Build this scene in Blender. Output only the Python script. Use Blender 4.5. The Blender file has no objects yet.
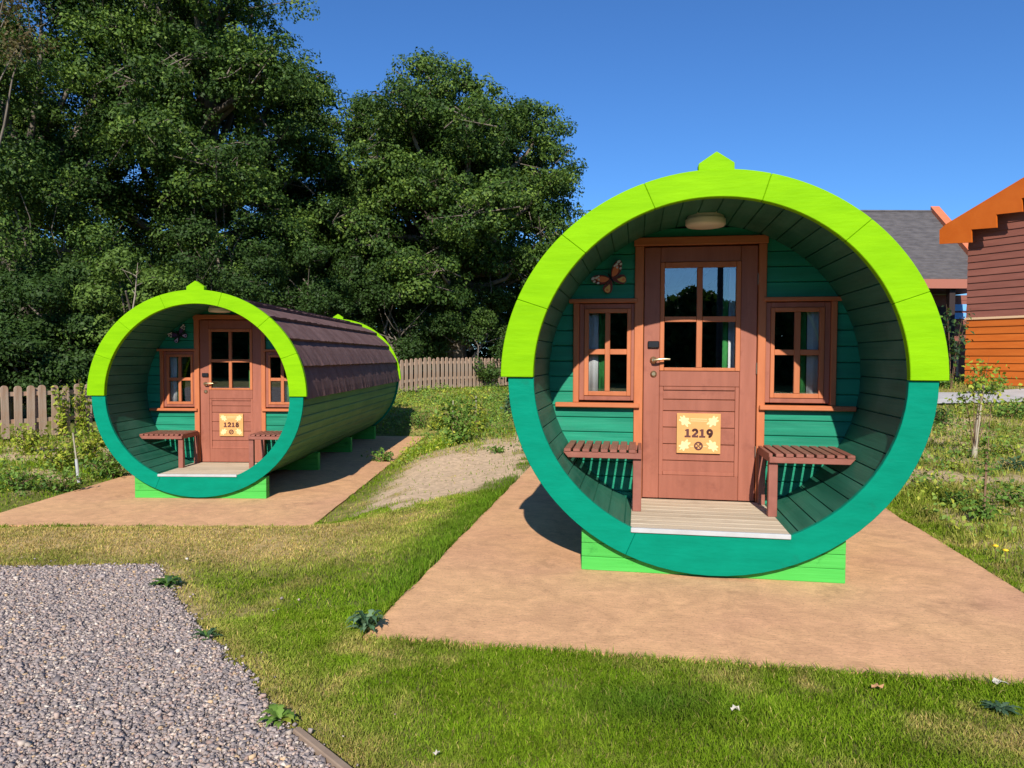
import bpy, math, random
import numpy as np
from mathutils import Matrix, Vector

random.seed(7)
RNG = np.random.default_rng(11)
PI = math.pi
scn = bpy.context.scene
COL = scn.collection

# ------------------------------------------------------------------ camera numbers
F, PITCH, ROLL, CAMZ = 719.14, 0.0372, 0.0041, 1.394


def ray(u, v):
    a, b = u - 512, v - 384
    c, s = math.cos(ROLL), math.sin(ROLL)
    u0, v0 = a * c + b * s, -a * s + b * c
    x, z = u0 / F, -v0 / F
    cc, ss = math.cos(PITCH), math.sin(PITCH)
    return np.array([x, cc + z * ss, z * cc - ss])


# ------------------------------------------------------------------ noise
def _hash(ix, iy, seed):
    n = (ix.astype(np.int64) * 374761393 + iy.astype(np.int64) * 668265263 + seed * 982451653) & 0x7fffffff
    n = ((n ^ (n >> 13)) * 1274126177) & 0x7fffffff
    n = n ^ (n >> 16)
    return (n & 0xffff) / 65535.0


def vnoise(x, y, seed=0):
    x = np.asarray(x, float); y = np.asarray(y, float)
    ix, iy = np.floor(x), np.floor(y)
    fx, fy = x - ix, y - iy
    fx = fx * fx * (3 - 2 * fx); fy = fy * fy * (3 - 2 * fy)
    a = _hash(ix, iy, seed); b = _hash(ix + 1, iy, seed)
    c = _hash(ix, iy + 1, seed); d = _hash(ix + 1, iy + 1, seed)
    return (a * (1 - fx) + b * fx) * (1 - fy) + (c * (1 - fx) + d * fx) * fy


def fbm(x, y, seed=0, oct=4):
    s, a, t = 0, 1.0, 0
    for i in range(oct):
        s = s + a * vnoise(x * 2 ** i, y * 2 ** i, seed + i * 17); t += a; a *= .5
    return s / t


def sstep(a, b, x):
    t = np.clip((x - a) / (b - a), 0, 1)
    return t * t * (3 - 2 * t)


# ------------------------------------------------------------------ terrain
CAB = {'R': (1.2552, 4.486, 0.0, .1723), 'L': (-3.8383, 8.754, -.36, .0161)}
PAD = {'R': (-1.80, 1.82, -1.27, 7.75), 'L': (-1.85, 1.80, -1.40, 7.10)}
ANCH = np.array([
    (0, 1, -.02), (2, 2.3, -.015), (-1, 2.4, -.03), (-3, 3, -.09), (-4, 4.8, -.16), (-2.2, 4.8, -.13), (-7, 5, -.3), (0.2, 3, -.015),
    (-.9, 6, -.12), (-1.3, 9, -.16), (-.9, 12, -.08), (-1.2, 15, 0.0), (-1.6, 19, .14),
    (-10, 9, -.36), (-8, 11, -.34), (-9.4, 13.6, -.24), (-6.5, 17.5, -.1), (-2.07, 24, .32), (4, 32, .55), (-15, 8, -.4), (-20, 15, -.2), (-12, 25, 0), (-5, 40, .6),
    (4.2, 5, -.0), (5, 8, .08), (7.5, 10, .15), (9, 14, .38), (9.5, 17, .55), (14, 20, .72), (10, 25, .8), (20, 10, .4), (30, 30, .9), (15, 14, .5),
    (0, -10, 0), (-12, -5, -.1), (12, -5, .1), (60, 60, 1), (-60, 60, .3), (-60, -60, 0), (60, -60, .2)], float)


def cabloc(w, X, Y):
    x0, y0, z0, a = CAB[w]
    c, s = math.cos(a), math.sin(a)
    dx, dy = X - x0, Y - y0
    return dx * c - dy * s, dx * s + dy * c


def cabw(w, x, y, z=0):
    x0, y0, z0, a = CAB[w]
    c, s = math.cos(a), math.sin(a)
    return (x0 + x * c + y * s, y0 - x * s + y * c, z0 + z)


def paddist(w, X, Y):
    x, y = cabloc(w, X, Y)
    a, b, c, d = PAD[w]
    dx = np.maximum(np.maximum(a - x, x - b), 0); dy = np.maximum(np.maximum(c - y, y - d), 0)
    ins = np.minimum(np.minimum(x - a, b - x), np.minimum(y - c, d - y))
    return np.where(ins > 0, -ins, np.hypot(dx, dy))


def H(X, Y):
    X = np.asarray(X, float); Y = np.asarray(Y, float)
    sh = np.broadcast(X, Y).shape
    X = np.broadcast_to(X, sh).ravel(); Y = np.broadcast_to(Y, sh).ravel()
    num = np.zeros_like(X); den = np.zeros_like(X)
    for ax, ay, az in ANCH:
        w = 1.0 / ((X - ax) ** 2 + (Y - ay) ** 2 + .8) ** 1.6
        num += w * az; den += w
    h = num / den
    for w in 'RL':
        d = paddist(w, X, Y)
        t = sstep(0, 1.1, d)
        h = (CAB[w][2] - .014) * (1 - t) + h * t
    return h.reshape(sh)


def px(u, v, zoff=0.0):
    """ground point seen at a pixel of a 1024x768 view from the camera's place"""
    d = ray(u, v)
    t = np.linspace(1.5, 60, 6000)
    z = CAMZ + d[2] * t
    below = np.nonzero(z < H(d[0] * t, d[1] * t) + zoff)[0]
    t = t[below[0]] if len(below) else 60
    return float(d[0] * t), float(d[1] * t)


def inpoly(X, Y, poly):
    X = np.asarray(X); Y = np.asarray(Y)
    ins = np.zeros(X.shape, bool)
    n = len(poly)
    for i in range(n):
        x1, y1 = poly[i]; x2, y2 = poly[(i + 1) % n]
        if y1 == y2: continue
        c = ((y1 > Y) != (y2 > Y)) & (X < (x2 - x1) * (Y - y1) / (y2 - y1) + x1)
        ins ^= c
    return ins


def polydist(X, Y, poly):
    d = np.full(np.shape(X), 1e9)
    n = len(poly)
    for i in range(n):
        x1, y1 = poly[i]; x2, y2 = poly[(i + 1) % n]
        L = (x2 - x1) ** 2 + (y2 - y1) ** 2 + 1e-12
        t = np.clip(((X - x1) * (x2 - x1) + (Y - y1) * (y2 - y1)) / L, 0, 1)
        d = np.minimum(d, np.hypot(X - x1 - t * (x2 - x1), Y - y1 - t * (y2 - y1)))
    return np.where(inpoly(X, Y, poly), -d, d)


# ------------------------------------------------------------------ materials
def mat(name, col, col2=None, rough=.65, scale=(3, 3, 3), detail=5, bump=.0, bscale=None, lo=.35, hi=.65, spec=.35, col3=None, c3scale=1.0, c3lo=.55, c3hi=.7, coat=0, metal=0, isl=0):
    m = bpy.data.materials.new(name); m.use_nodes = True
    nt = m.node_tree; b = nt.nodes['Principled BSDF']
    b.inputs['Roughness'].default_value = rough
    b.inputs['Specular IOR Level'].default_value = spec
    b.inputs['Metallic'].default_value = metal
    if coat: b.inputs['Coat Weight'].default_value = coat; b.inputs['Coat Roughness'].default_value = .25
    b.inputs['Base Color'].default_value = (*col, 1)
    if col2 is not None or bump:
        tc = nt.nodes.new('ShaderNodeTexCoord'); mp = nt.nodes.new('ShaderNodeMapping')
        mp.inputs['Scale'].default_value = scale
        nt.links.new(tc.outputs['Object'], mp.inputs['Vector'])
        no = nt.nodes.new('ShaderNodeTexNoise'); no.inputs['Scale'].default_value = 1.0; no.inputs['Detail'].default_value = detail; no.inputs['Roughness'].default_value = .6
        nt.links.new(mp.outputs[0], no.inputs['Vector'])
        cur = None
        if col2 is not None:
            rp = nt.nodes.new('ShaderNodeValToRGB')
            rp.color_ramp.elements[0].position = lo; rp.color_ramp.elements[1].position = hi
            rp.color_ramp.elements[0].color = (*col, 1); rp.color_ramp.elements[1].color = (*col2, 1)
            nt.links.new(no.outputs['Fac'], rp.inputs['Fac'])
            cur = rp.outputs['Color']
        if col3 is not None:
            n2 = nt.nodes.new('ShaderNodeTexNoise'); n2.inputs['Scale'].default_value = c3scale; n2.inputs['Detail'].default_value = 7; n2.inputs['Roughness'].default_value = .65
            nt.links.new(tc.outputs['Object'], n2.inputs['Vector'])
            r2 = nt.nodes.new('ShaderNodeMapRange'); r2.inputs['From Min'].default_value = c3lo; r2.inputs['From Max'].default_value = c3hi
            nt.links.new(n2.outputs['Fac'], r2.inputs['Value'])
            mx = nt.nodes.new('ShaderNodeMix'); mx.data_type = 'RGBA'
            nt.links.new(r2.outputs[0], mx.inputs['Factor'])
            nt.links.new(cur, mx.inputs['A']); mx.inputs['B'].default_value = (*col3, 1)
            cur = mx.outputs['Result']
        if isl and cur is not None:      # every board has its own tone
            gi = nt.nodes.new('ShaderNodeNewGeometry'); ri = nt.nodes.new('ShaderNodeMapRange')
            ri.inputs['To Min'].default_value = 1 - isl; ri.inputs['To Max'].default_value = 1 + isl
            nt.links.new(gi.outputs['Random Per Island'], ri.inputs['Value'])
            vm = nt.nodes.new('ShaderNodeVectorMath'); vm.operation = 'SCALE'
            nt.links.new(cur, vm.inputs[0]); nt.links.new(ri.outputs[0], vm.inputs['Scale']); cur = vm.outputs[0]
        if cur is not None: nt.links.new(cur, b.inputs['Base Color'])
        if bump:
            bp = nt.nodes.new('ShaderNodeBump'); bp.inputs['Strength'].default_value = bump; bp.inputs['Distance'].default_value = .01
            src = no
            if bscale:
                mp2 = nt.nodes.new('ShaderNodeMapping'); mp2.inputs['Scale'].default_value = bscale
                nt.links.new(tc.outputs['Object'], mp2.inputs['Vector'])
                src = nt.nodes.new('ShaderNodeTexNoise'); src.inputs['Scale'].default_value = 1; src.inputs['Detail'].default_value = 6
                nt.links.new(mp2.outputs[0], src.inputs['Vector'])
            nt.links.new(src.outputs['Fac'], bp.inputs['Height']); nt.links.new(bp.outputs[0], b.inputs['Normal'])
    return m


def attr_mat(name, rough=.7, trans=.0, attr='col', spec=.25, gain=1.0):
    """colour comes from the per-vertex colour the plant itself has"""
    m = bpy.data.materials.new(name); m.use_nodes = True
    nt = m.node_tree; b = nt.nodes['Principled BSDF']
    a = nt.nodes.new('ShaderNodeAttribute'); a.attribute_name = attr
    nt.links.new(a.outputs['Color'], b.inputs['Base Color'])
    b.inputs['Roughness'].default_value = rough; b.inputs['Specular IOR Level'].default_value = spec
    if trans:
        t = nt.nodes.new('ShaderNodeBsdfTranslucent')
        mu = nt.nodes.new('ShaderNodeMix'); mu.data_type = 'RGBA'; mu.blend_type = 'MULTIPLY'; mu.inputs['Factor'].default_value = 1
        nt.links.new(a.outputs['Color'], mu.inputs['A']); mu.inputs['B'].default_value = (1.5, 1.6, .6, 1)
        nt.links.new(mu.outputs['Result'], t.inputs['Color'])
        mx = nt.nodes.new('ShaderNodeMixShader'); mx.inputs[0].default_value = trans
        nt.links.new(b.outputs[0], mx.inputs[1]); nt.links.new(t.outputs[0], mx.inputs[2])
        nt.links.new(mx.outputs[0], nt.nodes['Material Output'].inputs['Surface'])
    return m


def glass_mat(name, refl=.3, tint=(.55, .6, .6)):
    m = bpy.data.materials.new(name); m.use_nodes = True
    nt = m.node_tree; nt.nodes.remove(nt.nodes['Principled BSDF'])
    t = nt.nodes.new('ShaderNodeBsdfTransparent'); t.inputs['Color'].default_value = (*tint, 1)
    g = nt.nodes.new('ShaderNodeBsdfGlossy'); g.inputs['Roughness'].default_value = .0; g.inputs['Color'].default_value = (.95, .97, 1, 1)
    fr = nt.nodes.new('ShaderNodeFresnel'); fr.inputs['IOR'].default_value = 1.5
    ad = nt.nodes.new('ShaderNodeMath'); ad.operation = 'MULTIPLY_ADD'; ad.inputs[1].default_value = 1.6; ad.inputs[2].default_value = refl - .064; ad.use_clamp = True
    nt.links.new(fr.outputs[0], ad.inputs[0])
    mx = nt.nodes.new('ShaderNodeMixShader')
    nt.links.new(ad.outputs[0], mx.inputs[0]); nt.links.new(t.outputs[0], mx.inputs[1]); nt.links.new(g.outputs[0], mx.inputs[2])
    nt.links.new(mx.outputs[0], nt.nodes['Material Output'].inputs['Surface'])
    return m


def pad_mat():
    """broom-finished tinted concrete: broad stains, blotches, fine broom lines and specks"""
    m = bpy.data.materials.new('tinted_concrete'); m.use_nodes = True
    nt = m.node_tree; b = nt.nodes['Principled BSDF']; b.inputs['Roughness'].default_value = .85; b.inputs['Specular IOR Level'].default_value = .2
    tc = nt.nodes.new('ShaderNodeTexCoord')
    def noise(sc, det, ro, lo, hi, a, c, dist=0):
        mp = nt.nodes.new('ShaderNodeMapping'); mp.inputs['Scale'].default_value = sc
        nt.links.new(tc.outputs['Object'], mp.inputs['Vector'])
        n = nt.nodes.new('ShaderNodeTexNoise'); n.inputs['Scale'].default_value = 1; n.inputs['Detail'].default_value = det; n.inputs['Roughness'].default_value = ro; n.inputs['Distortion'].default_value = dist
        nt.links.new(mp.outputs[0], n.inputs['Vector'])
        r = nt.nodes.new('ShaderNodeMapRange'); r.inputs['From Min'].default_value = lo; r.inputs['From Max'].default_value = hi; r.inputs['To Min'].default_value = a; r.inputs['To Max'].default_value = c
        nt.links.new(n.outputs['Fac'], r.inputs['Value']); return r.outputs[0], n.outputs['Fac']
    f1, _ = noise((.9, 1.1, 1), 6, .6, .35, .7, 0, 1, .6)
    f2, _ = noise((5, 6, 5), 9, .72, .3, .7, .78, 1.18, .8)
    f3, h3 = noise((12, 85, 20), 5, .75, .3, .7, .80, 1.18)
    f4, h4 = noise((70, 90, 70), 3, .6, .30, .44, .62, 1.0)
    f5, _ = noise((2.2, 1.6, 2), 8, .72, .58, .72, 1.0, .66, .5)
    rp = nt.nodes.new('ShaderNodeValToRGB'); rp.color_ramp.elements[0].color = (.70, .395, .195, 1); rp.color_ramp.elements[1].color = (.63, .335, .180, 1)
    nt.links.new(f1, rp.inputs['Fac'])
    cur = rp.outputs['Color']
    for f in (f2, f3, f4, f5):
        v = nt.nodes.new('ShaderNodeVectorMath'); v.operation = 'SCALE'; nt.links.new(cur, v.inputs[0]); nt.links.new(f, v.inputs['Scale']); cur = v.outputs[0]
    nt.links.new(cur, b.inputs['Base Color'])
    ad = nt.nodes.new('ShaderNodeMath'); ad.operation = 'ADD'; nt.links.new(h3, ad.inputs[0]); nt.links.new(h4, ad.inputs[1])
    bp = nt.nodes.new('ShaderNodeBump'); bp.inputs['Strength'].default_value = .45; bp.inputs['Distance'].default_value = .006
    nt.links.new(ad.outputs[0], bp.inputs['Height']); nt.links.new(bp.outputs[0], b.inputs['Normal'])
    return m


M = {}
M['lime'] = mat('lime_paint', (.185, .420, .002), (.235, .505, .003), .6, (3, 9, 16), bump=.22, bscale=(10, 30, 55), lo=.3, hi=.7, col3=(.12, .30, .004), c3scale=4.5, c3lo=.66, c3hi=.76, spec=.05, isl=.05)
M['teal'] = mat('teal_paint', (.0005, .190, .112), (.001, .240, .145), .55, (4, 6, 12), bump=.22, bscale=(12, 30, 50), lo=.3, hi=.7, col3=(.006, .15, .09), c3scale=3.5, c3lo=.60, c3hi=.76, spec=.06, isl=.03)
M['green_beam'] = mat('bright_green_beam_paint', (.062, .40, .060), (.085, .47, .080), .6, (1.5, 6, 18), bump=.35, bscale=(3, 20, 80), lo=.3, hi=.7, col3=(.03, .24, .035), c3scale=5, c3lo=.60, c3hi=.74, spec=.15, isl=.07)
M['stave'] = mat('stave_stain', (.008, .095, .054), (.026, .150, .090), .6, (9, .7, 9), bump=.25, bscale=(60, 1.5, 60), col3=(.06, .18, .12), c3scale=1.6, c3lo=.5, c3hi=.72)
M['stave_out'] = mat('outer_stave_stain', (.040, .150, .045), (.075, .225, .070), .6, (9, .5, 9), bump=.25, bscale=(60, 1.5, 60), col3=(.13, .27, .085), c3scale=.9, c3lo=.5, c3hi=.75)
M['board'] = mat('green_board_paint', (.004, .185, .102), (.012, .27, .15), .5, (1.2, 8, 12), bump=.2, bscale=(3, 30, 60), col3=(.03, .22, .14), c3scale=3, c3lo=.55, c3hi=.8, isl=.07)
M['trim'] = mat('orange_brown_trim', (.42, .125, .045), (.50, .16, .06), .55, (12, 12, 2.5), bump=.15, bscale=(50, 50, 3), isl=.07)
M['trimh'] = mat('orange_brown_sill', (.42, .125, .045), (.50, .16, .06), .55, (2.5, 12, 12), bump=.15, bscale=(3, 50, 50), isl=.07)
M['door'] = mat('red_brown_door', (.27, .088, .052), (.345, .118, .072), .5, (14, 9, 1.6), bump=.2, bscale=(70, 60, 3), lo=.3, hi=.7, col3=(.24, .076, .046), c3scale=6, c3lo=.55, c3hi=.72, isl=.07)
M['bench'] = mat('red_brown_bench', (.20, .066, .044), (.29, .105, .072), .55, (7, 4, 9), bump=.25, lo=.3, hi=.7, col3=(.44, .24, .18), c3scale=22, c3lo=.64, c3hi=.74, isl=.12)
M['deck'] = mat('deck_boards', (.46, .36, .24), (.60, .50, .36), .75, (1.6, 40, 8), bump=.3, bscale=(3, 120, 20), col3=(.36, .28, .19), c3scale=4, c3lo=.55, c3hi=.8, isl=.07)
M['white'] = mat('white_paint', (.47, .48, .47), (.40, .40, .38), .5, (5, 5, 5))
M['shingle'] = mat('brown_shingle', (.125, .066, .056), (.18, .104, .090), .85, (2.5, 5, 2.5), bump=.5, bscale=(40, 60, 40), col3=(.21, .13, .115), c3scale=6, c3lo=.5, c3hi=.8, spec=.2)
M['pane'] = glass_mat('window_glass', .11, (.96, .97, .97))
M['brass'] = mat('brushed_brass', (.62, .50, .30), rough=.3, metal=.9)
M['black'] = mat('black_plastic', (.012, .013, .016), rough=.35)
M['steel'] = mat('hinge_steel', (.25, .2, .15), rough=.45, metal=.7)
M['plate'] = mat('orange_plate', (.62, .31, .10), (.66, .34, .115), .45, (9, 9, 9))
M['cream'] = mat('cream_print', (.72, .62, .30), rough=.5)
M['print'] = mat('brown_print', (.11, .035, .03), rough=.5)
M['lampglass'] = mat('opal_lamp_cover', (.78, .74, .63), rough=.4)
M['lampbase'] = mat('lamp_base', (.62, .58, .48), rough=.5)
M['cur_w'] = mat('white_curtain', (.90, .91, .90), rough=.9)
M['cur_g'] = mat('green_curtain', (.08, .42, .10), (.03, .2, .05), .9, (30, 30, 9))
M['floor'] = mat('cabin_floor', (.10, .07, .05), rough=.7)
M['wing'] = mat('wing_red_brown', (.20, .035, .02), (.11, .02, .016), .5, (25, 25, 25))
M['wing_o'] = mat('wing_orange', (.72, .20, .06), rough=.5)
M['wing_y'] = mat('wing_yellow', (.72, .42, .10), rough=.5)
M['wing_w'] = mat('wing_white', (.66, .64, .62), rough=.5)
M['wing_p2'] = mat('wing_dark_violet', (.06, .03, .10), rough=.5)
M['wing_k'] = mat('wing_black', (.012, .01, .014), rough=.5)
M['wing_p'] = mat('wing_lilac', (.45, .38, .55), rough=.5)
M['pad'] = pad_mat()
M['path'] = mat('pale_path', (.42, .40, .37), (.52, .50, .46), .9, (3, 3, 3))
M['gravelbed'] = mat('gravel_bed', (.15, .125, .115), (.25, .21, .19), .95, (30, 30, 30), bump=.6)
M['bark'] = mat('tree_bark', (.095, .075, .056), (.22, .18, .14), .9, (6, 6, 1.5), bump=.6)
M['palebark'] = mat('pale_dead_wood', (.26, .21, .16), (.36, .30, .23), .9, (6, 6, 2))
M['picket'] = mat('weathered_picket', (.30, .205, .135), (.45, .34, .25), .9, (18, 18, 1.5), bump=.3, col3=(.42, .225, .13), c3scale=2.3, c3lo=.45, c3hi=.75, isl=.07)
M['slate'] = mat('grey_slate_tiles', (.075, .068, .068), (.12, .108, .105), .8, (3, 5, 9), bump=.4, bscale=(12, 12, 40))
M['lodge_brown'] = mat('brown_cladding', (.22, .074, .05), (.26, .092, .062), .65, (1.2, 1.2, 8), bump=.1, isl=.07)
M['lodge_orange'] = mat('orange_cladding', (.50, .108, .010), (.58, .138, .016), .6, (1.2, 1.2, 8), bump=.1, isl=.07)
M['lodge_fascia'] = mat('orange_bargeboard', (.53, .105, .006), (.58, .125, .010), .5, (2, 2, 2))
M['lodge_barge'] = mat('salmon_bargeboard', (.62, .17, .075), (.66, .2, .09), .5, (2, 2, 2))
M['lodge_belt'] = mat('cream_belt', (.72, .47, .27), rough=.6)
M['lodge_eave'] = mat('brown_eave', (.36, .13, .085), rough=.6)
M['lodge_dark'] = mat('dark_post', (.03, .018, .016), rough=.6)
M['blue'] = mat('painted_blue_reflection', (.17, .42, .78), rough=.4)  # blue reflection in window glass, put in as flat colour
M['stake'] = mat('pale_stake', (.42, .38, .28), (.33, .29, .2), .7, (8, 8, 3))
M['twig'] = mat('brown_twig', (.20, .12, .07), rough=.8)
M['edging'] = mat('timber_edging', (.22, .15, .10), (.32, .23, .16), .9, (4, 4, 12), bump=.4)
M['stain'] = mat('damp_stain', (.20, .11, .05), rough=.9)
M['pole'] = mat('lamp_post_metal', (.03, .03, .035), rough=.5)
M['leaf'] = attr_mat('leaf_green', .6, .22, spec=.22)
M['grass'] = attr_mat('grass_blade', .85, .25, spec=.03)
M['stone'] = attr_mat('gravel_stone', .85, 0, spec=.2)
M['petal'] = mat('yellow_petal', (.80, .55, .02), rough=.7)
M['litter'] = mat('pale_dry_leaf', (.52, .47, .38), rough=.8)
M['brownleaf'] = mat('brown_dry_leaf', (.42, .22, .10), rough=.8)


def ground_mat():
    m = bpy.data.materials.new('soil_and_thatch'); m.use_nodes = True
    nt = m.node_tree; b = nt.nodes['Principled BSDF']; b.inputs['Roughness'].default_value = .95; b.inputs['Specular IOR Level'].default_value = .1
    tc = nt.nodes.new('ShaderNodeTexCoord')
    a = nt.nodes.new('ShaderNodeAttribute'); a.attribute_name = 'col'
    no = nt.nodes.new('ShaderNodeTexNoise'); no.inputs['Scale'].default_value = 14; no.inputs['Detail'].default_value = 8; no.inputs['Roughness'].default_value = .7
    nt.links.new(tc.outputs['Object'], no.inputs['Vector'])
    mr = nt.nodes.new('ShaderNodeMapRange'); mr.inputs['From Min'].default_value = .3; mr.inputs['From Max'].default_value = .7; mr.inputs['To Min'].default_value = .62; mr.inputs['To Max'].default_value = 1.3
    nt.links.new(no.outputs['Fac'], mr.inputs['Value'])
    mu = nt.nodes.new('ShaderNodeVectorMath'); mu.operation = 'SCALE'
    nt.links.new(a.outputs['Color'], mu.inputs[0]); nt.links.new(mr.outputs[0], mu.inputs['Scale'])
    nt.links.new(mu.outputs[0], b.inputs['Base Color'])
    bp = nt.nodes.new('ShaderNodeBump'); bp.inputs['Strength'].default_value = .7; bp.inputs['Distance'].default_value = .02
    nt.links.new(no.outputs['Fac'], bp.inputs['Height']); nt.links.new(bp.outputs[0], b.inputs['Normal'])
    return m


M['ground'] = ground_mat()


# ------------------------------------------------------------------ object helpers
def link(o, parent=None):
    COL.objects.link(o)
    if parent is not None: o.parent = parent
    return o


def tag(o, label=None, cat=None, group=None, kind=None):
    if label: o['label'] = label
    if cat: o['category'] = cat
    if group: o['group'] = group
    if kind: o['kind'] = kind
    return o


def empty(name, loc, rz, label, cat, group=None):
    o = bpy.data.objects.new(name, None); COL.objects.link(o)
    o.empty_display_size = .2
    o.location = loc; o.rotation_euler = (0, 0, rz)
    return tag(o, label, cat, group)


def children(o):
    return [c for c in COL.objects if c.parent is o]


def copy_tree(o, parent=None):
    c = o.copy(); COL.objects.link(c)
    if parent is not None: c.parent = parent
    for ch in children(o): copy_tree(ch, c)
    return c


class MB:
    def __init__(s): s.v = []; s.f = []; s.m = []; s.sm = []

    def add(s, vs, fs, mi=0, smooth=False):
        n = len(s.v); s.v += [tuple(p) for p in vs]
        for f in fs: s.f.append([n + i for i in f]); s.m.append(mi); s.sm.append(smooth)

    def box(s, x0, x1, y0, y1, z0, z1, mi=0):
        vs = [(x, y, z) for z in (z0, z1) for y in (y0, y1) for x in (x0, x1)]
        s.add(vs, [(0, 2, 3, 1), (4, 5, 7, 6), (0, 1, 5, 4), (2, 6, 7, 3), (0, 4, 6, 2), (1, 3, 7, 5)], mi)

    def obox(s, o, ax, ay, az, mi=0):
        """box from corner o along three edge vectors"""
        o, ax, ay, az = map(np.array, (o, ax, ay, az))
        vs = [o + i * ax + j * ay + k * az for k in (0, 1) for j in (0, 1) for i in (0, 1)]
        s.add(vs, [(0, 2, 3, 1), (4, 5, 7, 6), (0, 1, 5, 4), (2, 6, 7, 3), (0, 4, 6, 2), (1, 3, 7, 5)], mi)

    def prism(s, pts, y0, y1, mi=0):
        """polygon in x,z extruded along y (pts counter-clockwise seen from -y)"""
        n = len(pts)
        vs = [(p[0], y0, p[1]) for p in pts] + [(p[0], y1, p[1]) for p in pts]
        fs = [tuple(range(n)), tuple(range(2 * n - 1, n - 1, -1))]
        fs += [(i, i + n, (i + 1) % n + n, (i + 1) % n) for i in range(n)]
        s.add(vs, fs, mi)

    def prism3(s, pts, ext, mi=0):
        n = len(pts); pts = [np.array(p, float) for p in pts]; ext = np.array(ext, float)
        vs = pts + [p + ext for p in pts]
        fs = [tuple(range(n)), tuple(range(2 * n - 1, n - 1, -1))]
        fs += [(i, i + n, (i + 1) % n + n, (i + 1) % n) for i in range(n)]
        s.add(vs, fs, mi)

    def tube(s, path, rad, n=8, mi=0, cap=True, smooth=True):
        path = [Vector(p) for p in path]
        vs = []
        for i, p in enumerate(path):
            d = (path[min(i + 1, len(path) - 1)] - path[max(i - 1, 0)])
            if d.length < 1e-9: d = Vector((0, 0, 1))
            d.normalize()
            u = d.cross(Vector((0, 0, 1)) if abs(d.z) < .9 else Vector((1, 0, 0))).normalized(); w = d.cross(u)
            for k in range(n):
                a = 2 * PI * k / n
                vs.append(p + (u * math.cos(a) + w * math.sin(a)) * rad[i])
        fs = []
        for i in range(len(path) - 1):
            for k in range(n):
                fs.append((i * n + k, i * n + (k + 1) % n, (i + 1) * n + (k + 1) % n, (i + 1) * n + k))
        s.add(vs, fs, mi, smooth)
        if cap:
            m = len(path) - 1
            s.add(vs[:n], [tuple(range(n))[::-1]], mi); s.add(vs[m * n:], [tuple(range(n))], mi)

    def lathe(s, prof, c=(0, 0, 0), n=24, mi=0, axis='z', smooth=True):
        vs = []
        for r, h in prof:
            for k in range(n):
                a = 2 * PI * k / n
                p = (r * math.cos(a), r * math.sin(a), h) if axis == 'z' else (r * math.cos(a), h, r * math.sin(a))
                vs.append((c[0] + p[0], c[1] + p[1], c[2] + p[2]))
        fs = []
        for i in range(len(prof) - 1):
            for k in range(n):
                fs.append((i * n + k, i * n + (k + 1) % n, (i + 1) * n + (k + 1) % n, (i + 1) * n + k))
        s.add(vs, fs, mi, smooth)
        s.add(vs[:n], [tuple(range(n))], mi); s.add(vs[-n:], [tuple(range(n))], mi)

    def shift(s, dx, dy, dz):
        s.v = [(x + dx, y + dy, z + dz) for x, y, z in s.v]; return s

    def build(s, name, mats, parent=None, bevel=0, fix=True):
        me = bpy.data.meshes.new(name)
        me.from_pydata(s.v, [], s.f)
        if not isinstance(mats, (list, tuple)): mats = [mats]
        for m in mats: me.materials.append(m)
        me.polygons.foreach_set('material_index', s.m)
        me.polygons.foreach_set('use_smooth', s.sm)
        me.validate()
        if fix:
            import bmesh
            bm = bmesh.new(); bm.from_mesh(me); bmesh.ops.recalc_face_normals(bm, faces=bm.faces); bm.to_mesh(me); bm.free()
        me.update()
        o = bpy.data.objects.new(name, me); link(o, parent)
        if bevel:
            b = o.modifiers.new('bevel', 'BEVEL'); b.width = bevel; b.segments = 1; b.limit_method = 'ANGLE'; b.angle_limit = .6
        return o


def np_mesh(name, V, loops, sizes, m, parent=None, col=None, smooth=False):
    """fast mesh from arrays: V (n,3), flat loop indices, polygon sizes, per-vertex colour"""
    me = bpy.data.meshes.new(name)
    V = np.asarray(V, np.float32); loops = np.asarray(loops, np.int32); sizes = np.asarray(sizes, np.int32)
    me.vertices.add(len(V)); me.vertices.foreach_set('co', V.ravel())
    me.loops.add(len(loops)); me.loops.foreach_set('vertex_index', loops)
    me.polygons.add(len(sizes))
    st = np.zeros(len(sizes), np.int32); st[1:] = np.cumsum(sizes)[:-1]
    me.polygons.foreach_set('loop_start', st)
    if smooth: me.polygons.foreach_set('use_smooth', np.ones(len(sizes), bool))
    me.update(calc_edges=True)
    if col is not None:
        at = me.color_attributes.new('col', 'FLOAT_COLOR', 'POINT')
        c = np.ones((len(V), 4), np.float32); c[:, :3] = col
        at.data.foreach_set('color', c.ravel())
    me.materials.append(m)
    o = bpy.data.objects.new(name, me); link(o, parent)
    return o


def leaves(C, N, size, col, asp=.62, rng=RNG):
    """one four-cornered leaf per row, bent along its length"""
    n = len(C)
    N = N / (np.linalg.norm(N, axis=1, keepdims=True) + 1e-9)
    R = rng.normal(size=(n, 3)); T = np.cross(N, R); T /= np.linalg.norm(T, axis=1, keepdims=True) + 1e-9
    B = np.cross(N, T)
    s = np.asarray(size).reshape(-1, 1)
    V = np.empty((n, 4, 3))
    V[:, 0] = C - T * s * .5; V[:, 1] = C + B * s * asp * .5 + N * s * .10
    V[:, 2] = C + T * s * .5 - N * s * .06; V[:, 3] = C - B * s * asp * .5 + N * s * .10
    return V.reshape(-1, 3), np.repeat(col, 4, axis=0)


def leaf_obj(name, V, col, parent, m=None):
    n = len(V) // 4
    return np_mesh(name, V, np.arange(4 * n), np.full(n, 4), m or M['leaf'], parent, col)


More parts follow.
